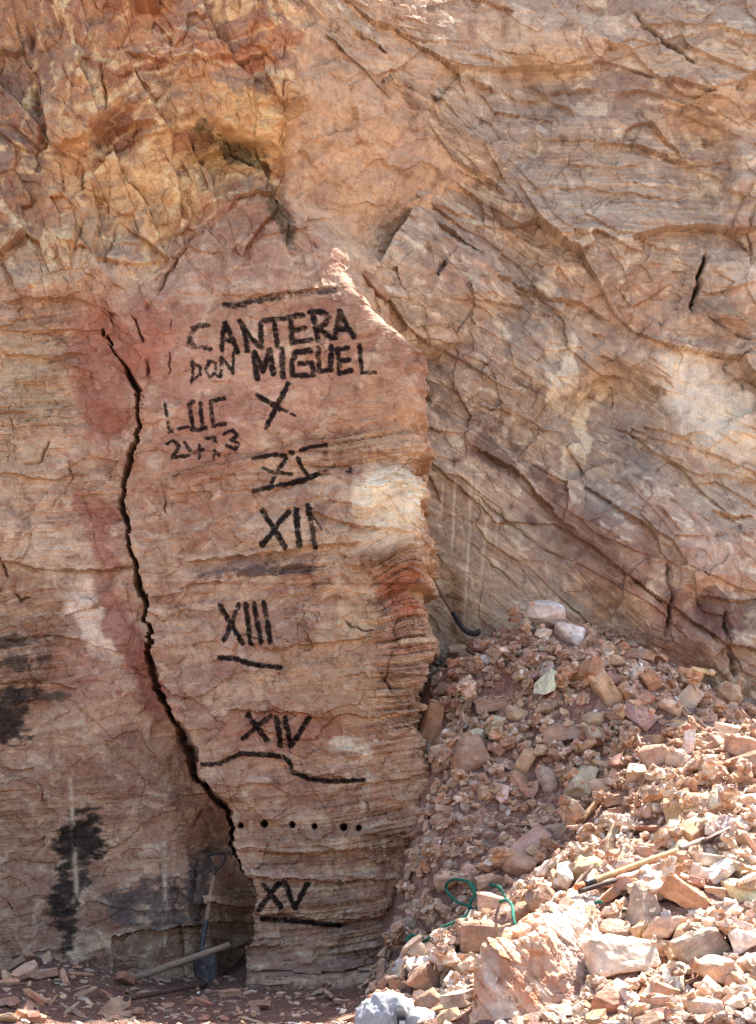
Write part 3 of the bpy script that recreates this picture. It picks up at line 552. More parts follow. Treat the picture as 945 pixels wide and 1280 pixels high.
# ---- the recessed right-hand face
def build_right():
    Us_ = np.concatenate([np.arange(345, 985, 1.35), np.linspace(990, 1700, 80)]).astype(np.float32)
    Vs_ = np.concatenate([np.linspace(-420, -75, 55), np.arange(-70, 960, 1.35)]).astype(np.float32)
    U, V = np.meshgrid(Us_, Vs_)
    a0 = (U-CX)/PPM; z0 = CZ-(V-HY)/PPM
    wu = 10*fbm(a0*1.5, z0*1.5, 0*a0, 4, 211)+2.4*pn(a0*13, z0*13, 0*a0, 212); wv = 10*fbm(a0*1.5, z0*1.5, 0*a0+7, 4, 221)+2.4*pn(a0*13, z0*13, 0*a0+5, 222)
    Uw = U+wu; Vw = V+wv; Us = U+.4*wu; Vs = V+.4*wv
    # set-back of the big masses
    base = interp(V, [(-420, 2.8), (-260, 2.55), (0, 2.25), (250, 2.0), (450, 1.75), (620, 1.55), (900, 1.35)])+0.0*U
    base = base-0.0012*np.clip(U-620, -200, 400)*sstep(300, 0, V)
    B = lambda *a: blob(Uw, Vw, *a)
    base = base-.28*B(520, 90, 120, 60, 32)-.25*B(600, 25, 140, 50, 15)+.20*B(600, 170, 70, 30, 20)-.16*B(570, 235, 80, 36, 32)
    base = base-.20*B(760, 250, 130, 120, 0)-.14*B(720, 330, 100, 60, 10)+.12*B(620, 320, 50, 30, 20)
    base = base-.18*B(880, 60, 120, 70, 10)+.22*B(870, 210, 40, 70, 0)-.15*B(930, 300, 40, 120, 0)-.18*B(905, 360, 40, 50, 0)
    base = base-.14*B(590, 440, 60, 70, 0)-.16*B(700, 440, 50, 60, 30)+.26*B(770, 540, 60, 75, 20)-.10*B(880, 510, 80, 70, 20)
    base = base-.14*B(800, 420, 50, 36, 15)-.16*B(760, 690, 50, 70, -30)-.30*B(830, 720, 70, 110, -20)-.12*B(900, 690, 60, 60, 0)+.16*B(905, 760, 40, 30, 10)-.25*B(930, 800, 60, 60, 0)
    base = base-.10*B(720, 760, 30, 60, 10)+.12*B(556, 790, 22, 60, 0)
    base = base+.0095*np.maximum(U-972, 0)                                      # unseen right end runs back, shaped to let sun onto the heap
    ub_ = interp(V, [(-60, 320), (0, 368), (170, 530), (250, 522), (300, 492), (370, 456), (430, 470), (480, 480)])+.5*wu
    yb_ = interp(V, [(-420, .0), (-60, .0), (0, .12), (170, 1.34), (250, 1.45), (300, 1.16), (370, .84), (430, 1.1), (480, 1.8), (520, 3)])
    base = np.where(U > ub_, np.minimum(base, yb_+(.0048+.0022*sstep(190, 60, V)*sstep(0, 90, U-ub_))*(U-ub_)+.008*np.maximum(-20-V, 0)), np.maximum(base, yb_+.02*(ub_-U))*(V < 470)+base*(V >= 470))  # unseen top leans back so the sun can graze the buttress shoulder
    D = np.zeros_like(U)
    Uj = Us+5*pn(a0*6, z0*6, 0*a0, 215)+2.4*pn(a0*20, z0*20, 0*a0, 216); Vj = Vs+6*pn(a0*5, z0*5, 0*a0, 217)+2.4*pn(a0*20, z0*20, 0*a0, 218); brkn = pn(a0*2.6, z0*2.6, 0*a0, 219)
    CR = [([(861, 392), (872, 360), (882, 330), (889, 305)], 3.4, .35), ([(942, 255), (938, 290), (944, 335)], 2, .05), ([(455, 352), (462, 330), (476, 308)], 2.0, .2), ([(455, 352), (475, 378)], 3.5, .2),
          ([(790, 12), (832, 50), (880, 74)], 3, .14), ([(655, 710), (652, 730)], 2, .12), ([(836, 700), (842, 760), (835, 800)], 3, .12),
          ([(543, 345), (556, 330)], 4, .14), ([(905, 760), (915, 820), (925, 850)], 4, .12), ([(400, 70), (430, 105), (475, 140)], 2.0, .09),
          ([(560, 600), (640, 660), (745, 720)], 1.3, .03), ([(548, 640), (600, 690), (660, 745)], 1.3, .03), ([(600, 560), (690, 640)], 1.4, .03), ([(545, 735), (590, 760), (640, 790)], 1.6, .05)]
    for pts, w, dep in CR:
        m = boxed(U, V, pts, 40); d, s, tt = pdist(Uj[m], Vj[m], pts); D[m] -= dep*np.exp(-(d/(.6*w+.3))**2)*sstep(0, .1, tt)*sstep(1, .9, tt)*sstep(-.4, .1, brkn[m])
    LD = [([(385, 50), (440, 100), (480, 135), (530, 160)], .10, .03, 18, 16), ([(440, 30), (500, 78), (548, 106), (585, 100), (628, 122)], .22, .08, 26, 26), ([(540, 128), (575, 118), (622, 130)], .12, .02, 14, 12),
          ([(525, 180), (580, 205), (618, 232), (648, 268)], .12, .05, 14, 16), ([(528, 250), (580, 268), (640, 300)], .07, .03, 16, 14), ([(545, 275), (600, 318), (622, 350), (680, 370), (735, 380), (765, 400)], .14, .06, 14, 16),
          ([(640, 362), (700, 392), (760, 420)], .08, .03, 14, 14), ([(538, 395), (600, 420), (640, 450)], .05, .03, 16, 14), ([(540, 522), (600, 560), (660, 602), (705, 652), (760, 692)], .12, .06, 10, 14), ([(540, 470), (590, 500), (640, 520)], .06, .04, 14, 14),
          ([(728, 500), (742, 474), (790, 464), (832, 486)], .18, .04, 30, 10), ([(745, 440), (800, 455), (850, 480)], .05, .03, 10, 12), ([(866, 628), (905, 640), (990, 652)], .12, .03, 10, 14), ([(880, 590), (940, 600), (990, 612)], .05, .03, 12, 12),
          ([(650, 130), (720, 118), (800, 112), (880, 140)], .08, .03, 20, 16), ([(700, 205), (770, 210), (850, 195)], .05, .03, 14, 14), ([(650, 245), (740, 235), (860, 250)], .05, .03, 12, 12), ([(670, 300), (760, 290), (850, 310)], .05, .03, 12, 12),
          ([(840, 20), (900, 30), (990, 60)], .06, .04, 16, 16), ([(760, 600), (830, 640), (880, 700)], .06, .03, 14, 14), ([(870, 745), (905, 752), (950, 745)], .14, .03, 16, 12), ([(700, 30), (780, 60), (850, 110), (990, 150)], .08, .05, 14, 18), ([(560, 60), (640, 100), (720, 150)], .06, .04, 12, 14)]
    for pts, dep, lip, r1, r2 in LD:
        m = boxed(U, V, pts, 80); d, s, tt = pdist(Uj[m], Vj[m], pts); k = sstep(-.02, .08, tt)*sstep(1.02, .92, tt)*sstep(-.3, .15, brkn[m])*.62
        D[m] += k*np.where(s > 0, -dep*np.exp(-d/r1)*sstep(-.5, 1.4, d), lip*np.exp(-d/r2))
    bar = np.zeros_like(U)
    for pts in [[(570, 596), (566, 690)], [(590, 592), (586, 700), (582, 780)], [(608, 640), (604, 720)], [(556, 600), (552, 650)], [(622, 640), (620, 690)]]:
        m = boxed(U, V, pts, 20); d, s, tt = pdist(U[m]+.1*wu[m], V[m], pts); D[m] -= .012*np.exp(-(d/2.2)**2); bar[m] = np.maximum(bar[m], np.exp(-(d/2.4)**2)*sstep(0, .1, tt)*sstep(1, .8, tt))
    X = a0; Z = z0; Y = base
    W3 = lambda f, sd: pn(X*f, Y*f, Z*f, sd)
    hor = sstep(-60, 120, (U-560)-(V-200)*.9)*sstep(470, 380, V)                     # level beds at the upper right, steep dip at the left
    dip = 0.62*(1-hor)+0.04*hor
    vb = Z+dip*(X-1.2)+.05*W3(.7, 231)+.014*W3(2.0, 232)+.004*W3(6, 233)
    ub = X*.85-Z*.4*(1-hor)
    drill = B(630, 690, 105, 110, 38)
    lam = np.clip(.5+.45*B(470, 60, 130, 90, 35)+.5*B(740, 240, 150, 100, 0)+.35*B(640, 640, 150, 90, 38)+.3*B(600, 230, 90, 70, 30)-.3*B(880, 480, 80, 80)-.25*B(650, 60, 90, 60)-.2*B(830, 700, 70, 100), .1, 1)
    R = lam*(.050*ledges(ub, vb, .26, 1.2, 241)+.018*ledges(ub, vb, .10, .6, 242)+.008*ledges(ub, vb, .03, .35, 243))*(.15+.9*sstep(-.3, .4, W3(1.2, 244)))*(1-.62*drill)
    f1, e1, q1 = facets((X-.3*Z)*2.0+.25*W3(2.5, 261), (Z+.5*X)*2.8+.25*W3(2.5, 262), 251, .8, .34, .02)
    f2, e2, q2 = facets((X-.3*Z)*5.0+.3*W3(5, 263), (Z+.45*X)*7+.3*W3(5, 264), 252, .8, .36, .03)
    f3, e3, q3 = facets((X-.3*Z)*13+.4*W3(9, 265), (Z+.4*X)*17+.4*W3(9, 266), 253, .8, .4, .03)
    R = R+(1-.72*drill)*(.12*f1+.04*f2+.012*f3)
    R = R+.09*fbm(X*.9, Y*.9, Z*.9, 3, 271)*(1-.5*drill)+.022*fbm(X*4, Y*4, Z*4, 4, 272)*(1-.6*drill)+.013*fbm(X*18, Y*18, Z*18, 3, 273)*(1-.4*drill)
    p1, pe, pr, pq = plates(ub*.62, vb*1.5, 351, .16); p2, pe2, pr2, pq2 = plates(ub*1.5, vb*3.6, 352, .16); p3, pe3, pr3, pq3 = plates(ub*4.5, vb*12, 353, .2)
    R = R*.62+(1-.6*drill)*(.27*p1+.085*p2+.014*p3)+D
    k = (D0+base)/D0
    X = a0*k; Z = CZ+(z0-CZ)*k; Y = base-R
    over = np.maximum(0, -120-100*sstep(970, 900, U)-V)/PPM  # unseen rim, raised towards the left to throw more shade on the heap
    Y = Y+over*14; Z = Z-over*1.08
    X = X+0; 
    C = np.empty(U.shape+(3,), np.float32); C[:] = lin((182, 142, 112))
    W3 = lambda f, sd: pn(X*f, Y*f, Z*f, sd)
    t1 = fbm(X*1.1+1.2*W3(1, 281), Y*1.1, vb*2.8+1.2*W3(1.2, 282), 5, 283); t2 = fbm(X*2.4+1.5*W3(2, 284), Y*2.4, vb*6+W3(2, 285), 5, 286); t3 = fbm(X*6+1.4*W3(4, 287), Y*6, vb*9+1.4*W3(4, 288), 4, 289)
    low = lambda t, a, b: sstep(a, b, t)[..., None]
    def mixto(rgb, w): C[:] = C*(1-w)+lin(rgb)*w
    mixto((196, 156, 122), .7*low(t1, .05, .45)); mixto((156, 132, 122), .75*low(-t1, .05, .45)); mixto((160, 104, 80), .5*low(-t2, .15, .55)); mixto((208, 176, 146), .5*low(t2, .2, .55))
    paint_blobs(C, Uw, Vw, [
        (410, 40, 60, 60, 30, (172, 144, 122), .6), (520, 60, 90, 50, 35, (180, 142, 108), .5), (560, 30, 60, 30, 30, (176, 126, 100), .5), (660, 60, 60, 50, 20, (198, 154, 118), .6), (690, 40, 30, 30, 0, (184, 122, 96), .5), (780, 60, 50, 50, 0, (192, 146, 122), .5), (790, 80, 26, 30, 40, (196, 140, 128), .5),
        (860, 60, 80, 60, 0, (168, 138, 114), .6), (930, 130, 40, 60, 0, (170, 130, 108), .5), (820, 110, 60, 20, 20, (164, 106, 88), .6), (900, 130, 30, 50, 0, (196, 150, 110), .5),
        (600, 180, 80, 40, 20, (162, 136, 122), .65), (640, 120, 60, 20, 10, (176, 138, 116), .5), (570, 230, 70, 34, 30, (184, 152, 124), .6), (700, 170, 120, 40, 0, (166, 140, 126), .6), (740, 240, 130, 60, 0, (158, 134, 120), .55), (680, 290, 70, 40, 0, (186, 142, 110), .5), (800, 330, 60, 40, 0, (172, 140, 116), .5), (780, 260, 40, 30, 0, (190, 156, 124), .5),
        (550, 300, 40, 50, 0, (178, 130, 104), .6), (560, 345, 40, 30, 0, (160, 112, 98), .5), (620, 420, 80, 40, 20, (168, 136, 118), .5), (580, 450, 50, 50, 0, (170, 122, 98), .5), (690, 400, 60, 40, 20, (172, 132, 106), .5), (700, 470, 14, 60, 0, (204, 178, 146), .75), (720, 540, 10, 70, 12, (206, 176, 138), .75), (690, 560, 60, 30, 20, (198, 154, 104), .6), (760, 490, 50, 34, 10, (190, 146, 106), .6), (780, 540, 40, 60, 10, (160, 132, 118), .7),
        (800, 410, 50, 30, 10, (156, 104, 80), .6), (790, 380, 40, 24, 0, (168, 100, 80), .5), (880, 410, 50, 30, 0, (168, 122, 100), .6), (885, 505, 66, 62, 25, (214, 190, 166), .8), (900, 550, 70, 40, 0, (200, 174, 150), .6), (845, 545, 40, 40, 0, (180, 152, 130), .5), (880, 600, 70, 30, 5, (170, 148, 124), .6), (820, 580, 26, 60, 12, (186, 138, 124), .6),
        (630, 690, 120, 110, 38, (186, 142, 104), .7), (580, 620, 50, 80, 0, (178, 136, 102), .5), (700, 640, 70, 40, 38, (160, 108, 84), .7), (765, 690, 60, 50, 20, (148, 92, 74), .8), (740, 760, 40, 50, 0, (170, 120, 98), .6), (830, 690, 60, 80, -10, (172, 126, 106), .6), (790, 790, 60, 30, 0, (164, 108, 86), .6), (850, 790, 60, 60, 0, (158, 92, 70), .75), (905, 765, 40, 24, 0, (110, 56, 52), .8), (910, 690, 60, 60, 0, (172, 124, 108), .6), (920, 830, 50, 50, 0, (150, 104, 88), .7), (690, 740, 40, 50, 20, (184, 148, 128), .5), (720, 720, 20, 20, 0, (196, 166, 146), .5)])
    pw = 1-.6*drill
    mixto((160, 116, 94), (.4*pw*(pr > .68))[..., None]); mixto((204, 168, 138), (.36*pw*(pr2 > .70))[..., None]); mixto((152, 126, 112), (.4*pw*(pr2 < .26))[..., None]); mixto((192, 146, 112), (.35*pw*(pq < .3))[..., None])
    band = pn(ub*.5, vb*0, vb*13, 291)+.6*pn(ub, vb*0, vb*34, 292)
    mixto((146, 120, 110), (.5*lam*sstep(.12, .5, band))[..., None]); mixto((212, 178, 142), (.5*lam*sstep(.12, .5, -band))[..., None])
    mixto((150, 86, 66), (.45*sstep(.25, .5, -t3))[..., None]); mixto((216, 190, 164), (.55*sstep(.27, .5, t3))[..., None]); mixto((146, 124, 116), (.5*sstep(.28, .5, t2*t2*2))[..., None])
    Uq = Uw+9*pn(X*9, Y*9, Z*9, 325)+18*pn(X*3.3, Y*3.3, Z*3.3, 326)+28*(pr2-.5); Vq = Vw+9*pn(X*9, Y*9, Z*9, 327)+18*pn(X*3.3, Y*3.3, Z*3.3, 328)+28*(pq2-.5)
    paint_blobs(C, Uq, Vq, [(868, 478, 44, 40, 25, (222, 200, 176), .7), (912, 520, 46, 36, 20, (220, 200, 178), .65), (885, 545, 60, 22, 10, (206, 184, 162), .5), (698, 465, 9, 50, 3, (222, 200, 172), .7), (722, 545, 8, 66, 12, (216, 190, 156), .7), (765, 690, 46, 40, 25, (138, 84, 66), .6), (700, 640, 60, 18, 38, (150, 96, 76), .55), (850, 800, 40, 60, 0, (154, 90, 68), .55), (905, 766, 34, 18, 0, (104, 54, 50), .7), (790, 540, 26, 44, 10, (152, 126, 114), .6), (760, 485, 46, 22, 10, (196, 156, 116), .5), (690, 60, 44, 36, 20, (206, 166, 130), .5), (760, 240, 110, 50, 0, (168, 144, 130), .45), (600, 175, 60, 30, 25, (160, 136, 124), .5)], .24)
    n = fbm(X*5, Y*5, Z*5, 4, 295)
    mixto((110, 70, 58), (.7*sstep(.5, .9, B(640, 580, 60, 20, 35)+n))[..., None])
    mixto((208, 186, 164), (.6*bar)[..., None])
    attrs = {'col': tone(C, .44, 1.11), 'bed': np.stack([ub, Y, vb], -1).reshape(-1, 3), 'lam': (lam*.8+.1).reshape(-1), 'paint': np.zeros(U.size, np.float32)}
    return np.stack([X, Y, Z], -1).reshape(-1, 3), grid_quads(*U.shape), attrs, U.shape
rco, rq, rattrs, rshape = build_right()
rf = np_mesh('quarry_cliff', rco, rq, rattrs, ROCKFACE); tag(rf, kind='structure')
# ------------------------------------------------------------------ ground: quarry floor and the two mounds of spoil, one sheet to the horizon
def W(px, py, d): return ((px-CX)*d/F, d-D0, CZ-(py-HY)*d/F)
_ctrl = [W(*p) for p in [
    (545, 848, 15.2), (600, 800, 15.35), (660, 788, 15.4), (740, 790, 15.2), (800, 815, 15.1), (870, 860, 15.0), (930, 884, 15), (1000, 900, 15), (1100, 900, 15), (660, 780, 16.5), (900, 860, 16.5), (560, 840, 16.5),
    (548, 920, 14.35), (600, 895, 14.25), (700, 890, 14.0), (740, 860, 14.0), (780, 900, 13.9), (860, 920, 13.7), (930, 935, 13.6), (1020, 940, 13.6),
    (545, 1020, 13.5), (620, 1000, 13.55), (720, 985, 13.4), (690, 1045, 13.1), (640, 1085, 12.75), (800, 985, 12.9), (900, 990, 12.5), (1000, 1000, 12.4),
    (0, 1223, 14), (150, 1223, 14), (300, 1228, 14), (-200, 1223, 14), (40, 1196, 14.15), (105, 1204, 14.15), (20, 1222, 13.5), (420, 1235, 13.6), (100, 1228, 14.8), (250, 1225, 14.8), (30, 1215, 13.2), (80, 1240, 12.9), (200, 1262, 12.5),
    (530, 1130, 13.2), (507, 1090, 14.0), (492, 1168, 13.95), (470, 1232, 13.7), (440, 1228, 13.9), (430, 1245, 13.2), (525, 1000, 14.0), (520, 920, 14.6), (505, 1232, 12.8), (560, 1150, 12.3), (640, 1130, 12.1), (600, 1220, 11.4), (540, 1250, 11.3), (690, 1092, 12.2),
    (720, 1118, 11.0), (800, 1090, 11.2), (880, 1058, 11.4), (945, 1042, 11.5), (1020, 1040, 11.5),
    (660, 1190, 10.6), (800, 1180, 10.3), (930, 1160, 10.2), (1020, 1160, 10.2), (650, 1280, 9.6), (800, 1280, 9.2), (940, 1280, 9.0), (1040, 1280, 9.0), (590, 1285, 9.9), (480, 1290, 10.4), (400, 1290, 11.0)]]
_ctrl += [(x, y, 0.0) for x in (-6, -4, -2, 0) for y in (-6.5, -4.5, -3.0)] + [(x, -6.6, 0.05) for x in (0.5, 1.5, 2.5, 3.5, 5)] + [(x, -8.5, 0) for x in (-4, 0, 2, 4, 6)] + [(-6, 0, 0), (-6, -1.5, 0), (-4, -1, 0), (6, -2, .9), (6, 1, 2.1), (6, -4, .5)]
_cp = np.array(_ctrl, np.float64)
def _rbf_fit(P):
    d = np.linalg.norm(P[:, None, :2]-P[None, :, :2], axis=2); n = len(P)
    K = np.where(d > 0, d*d*np.log(d+1e-12), 0)+np.eye(n)*0.02
    A = np.zeros((n+3, n+3)); A[:n, :n] = K; A[:n, n] = 1; A[:n, n+1:] = P[:, :2]; A[n, :n] = 1; A[n+1:, :n] = P[:, :2].T
    return np.linalg.solve(A, np.concatenate([P[:, 2], [0, 0, 0]]))
_cw = _rbf_fit(_cp)
def ground_z(x, y):
    sh = x.shape; x = x.ravel().astype(np.float64); y = y.ravel().astype(np.float64); out = np.empty(len(x))
    for i in range(0, len(x), 50000):
        xs = np.clip(x[i:i+50000], -6, 6); ys = np.clip(y[i:i+50000], -8.5, 2.6)
        d = np.hypot(xs[:, None]-_cp[None, :, 0], ys[:, None]-_cp[None, :, 1])
        out[i:i+50000] = (np.where(d > 0, d*d*np.log(d+1e-12), 0))@_cw[:-3]+_cw[-3]+_cw[-2]*xs+_cw[-1]*ys
    f = np.clip((y+8.6)/1.6, 0, 1); f = f*f*(3-2*f)
    return (np.maximum(out, -.05)*f).reshape(sh).astype(np.float32)
def ground_full(x, y):
    z = ground_z(x, y)
    near = sstep(60, 12, np.hypot(x, y))
    m = sstep(.12, .6, z)
    z = z+near*((.04+.05*m)*fbm(x*1.7, y*1.7, 0*x, 4, 301)+(.018+.03*m)*fbm(x*7, y*7, 0*x, 3, 302)+.008*fbm(x*26, y*26, 0*x, 3, 303))
    return z
gx = np.concatenate([-np.geomspace(600, 4.4, 26), np.arange(-4.2, 4.8, .022), np.geomspace(5, 600, 26)])
gy = np.concatenate([-np.geomspace(600, 7.2, 30), np.arange(-7.0, 2.6, .022), [3, 4]])
GX, GY = [a.astype(np.float32) for a in np.meshgrid(gx, gy)]
GZ = ground_full(GX, GY)
gc = np.empty(GX.shape+(3,), np.float32); gc[:] = lin((160, 124, 108))
t = fbm(GX*1.3, GY*1.3, 0*GX, 5, 311); w = (.7*sstep(0, .5, t))[..., None]; gc = gc*(1-w)+lin((160, 114, 98))*w
t = fbm(GX*3, GY*3, 0*GX+4, 5, 312); w = (.6*sstep(.05, .5, t))[..., None]; gc = gc*(1-w)+lin((196, 164, 146))*w
midf = (sstep(.5, .1, GZ)*sstep(24, 16, np.hypot(GX, GY)))[..., None]; gc = gc*(1-.85*midf)+lin((112, 84, 72))*.85*midf      # pit floor dirt, darkened to cut the bounce onto the lower wall
far_ = sstep(18, 30, np.hypot(GX, GY))[..., None]; gc = gc*(1-far_)+lin((200, 176, 156))*far_                                   # unseen outer floor, made pale to bounce light up the wall

def dirt_material():
    m, nt, b = new_mat('quarry_dirt'); L = nt.links.new
    col = N(nt, 'ShaderNodeAttribute', attribute_name='col'); tc = N(nt, 'ShaderNodeTexCoord')
    n1 = N(nt, 'ShaderNodeTexNoise', i_Scale=14.0, i_Detail=9.0, i_Roughness=.7); L(tc.outputs['Object'], n1.inputs['Vector'])
    vo = N(nt, 'ShaderNodeTexVoronoi', i_Scale=55.0, i_Randomness=1.0); vo.feature = 'F1'; L(tc.outputs['Object'], vo.inputs['Vector'])
    vo2 = N(nt, 'ShaderNodeTexVoronoi', i_Scale=130.0, i_Randomness=1.0); L(tc.outputs['Object'], vo2.inputs['Vector'])
    r = ramp(nt, [(.3, (.62, .58, .56)), (.5, (1, 1, 1)), (.7, (1.3, 1.26, 1.2))]); L(n1.outputs[0], r.inputs[0])
    c = mixc(nt, 'MULTIPLY', 1.0, col.outputs['Color'], r.outputs[0])
    hs = N(nt, 'ShaderNodeSeparateColor'); L(vo.outputs['Color'], hs.inputs[0])
    r2 = ramp(nt, [(0, (.68, .6, .58)), (.6, (1, 1, 1)), (1, (1.35, 1.3, 1.25))]); L(hs.outputs[0], r2.inputs[0])
    c = mixc(nt, 'MULTIPLY', .8, c, r2.outputs[0]); L(c, b.inputs['Base Color'])
    h = N(nt, 'ShaderNodeMath', operation='MULTIPLY_ADD'); L(vo.outputs['Distance'], h.inputs[0]); h.inputs[1].default_value = -.9; L(n1.outputs[0], h.inputs[2])
    h2 = N(nt, 'ShaderNodeMath', operation='MULTIPLY_ADD'); L(vo2.outputs['Distance'], h2.inputs[0]); h2.inputs[1].default_value = -.35; L(h.outputs[0], h2.inputs[2])
    bp = N(nt, 'ShaderNodeBump', i_Strength=1.0, i_Distance=.02); L(h2.outputs[0], bp.inputs['Height']); L(bp.outputs[0], b.inputs['Normal'])
    return m
DIRT = dirt_material()
gr = np_mesh('ground', np.stack([GX, GY, GZ], -1).reshape(-1, 3), grid_quads(*GX.shape, flip=True), {'col': gc.reshape(-1, 3)}, DIRT, smooth=True)
tag(gr, kind='structure')
# ------------------------------------------------------------------ loose rock
def rubble_material():
    m, nt, b = new_mat('broken_stone'); L = nt.links.new
    col = N(nt, 'ShaderNodeAttribute', attribute_name='col'); oi = N(nt, 'ShaderNodeObjectInfo'); geo = N(nt, 'ShaderNodeNewGeometry'); tc = N(nt, 'ShaderNodeTexCoord')
    n1 = N(nt, 'ShaderNodeTexNoise', i_Scale=13.0, i_Detail=8.0, i_Roughness=.7, i_Distortion=.5); L(geo.outputs['Position'], n1.inputs['Vector'])
    n2 = N(nt, 'ShaderNodeTexNoise', i_Scale=90.0, i_Detail=4.0, i_Roughness=.7); L(geo.outputs['Position'], n2.inputs['Vector'])
    mp = N(nt, 'ShaderNodeMapping'); mp.inputs['Scale'].default_value = (1.5, 1.5, 16); L(tc.outputs['Object'], mp.inputs[0])
    st = N(nt, 'ShaderNodeTexNoise', i_Scale=1.0, i_Detail=5.0, i_Roughness=.62, i_Distortion=.3); L(mp.outputs[0], st.inputs['Vector'])
    c = mixc(nt, 'MULTIPLY', 1.0, col.outputs['Color'], oi.outputs['Color'])
    r = ramp(nt, [(.3, (.74, .70, .68)), (.5, (1, 1, 1)), (.7, (1.26, 1.25, 1.24))]); L(n1.outputs[0], r.inputs[0]); c = mixc(nt, 'MULTIPLY', 1.0, c, r.outputs[0])
    r = ramp(nt, [(.34, (.80, .75, .72)), (.5, (1, 1, 1)), (.68, (1.22, 1.2, 1.16))]); L(st.outputs[0], r.inputs[0]); c = mixc(nt, 'MULTIPLY', .85, c, r.outputs[0])
    r = ramp(nt, [(.35, .88), (.65, 1.12)]); L(n2.outputs[0], r.inputs[0]); c = mixc(nt, 'MULTIPLY', 1.0, c, r.outputs[0])
    # pale rock dust and red clay clinging in patches
    n3 = N(nt, 'ShaderNodeTexNoise', i_Scale=6.5, i_Detail=7.0, i_Roughness=.72, i_Distortion=.9); L(geo.outputs['Position'], n3.inputs['Vector'])
    r = ramp(nt, [(.50, 0.0), (.66, .65)]); L(n3.outputs[0], r.inputs[0]); c = mixc(nt, 'MIX', r.outputs[0], c, (.48, .39, .33))
    r = ramp(nt, [(.28, .25), (.38, 0.0)]); L(n3.outputs[0], r.inputs[0]); c = mixc(nt, 'MIX', r.outputs[0], c, (.29, .17, .12))
    L(c, b.inputs['Base Color'])
    h = N(nt, 'ShaderNodeMath', operation='MULTIPLY_ADD'); L(n2.outputs[0], h.inputs[0]); h.inputs[1].default_value = .25; L(n1.outputs[0], h.inputs[2])
    h2 = N(nt, 'ShaderNodeMath', operation='MULTIPLY_ADD'); L(st.outputs[0], h2.inputs[0]); h2.inputs[1].default_value = .5; L(h.outputs[0], h2.inputs[2])
    bp = N(nt, 'ShaderNodeBump', i_Strength=.8, i_Distance=.014); L(h2.outputs[0], bp.inputs['Height']); L(bp.outputs[0], b.inputs['Normal'])
    return m
STONE = rubble_material()

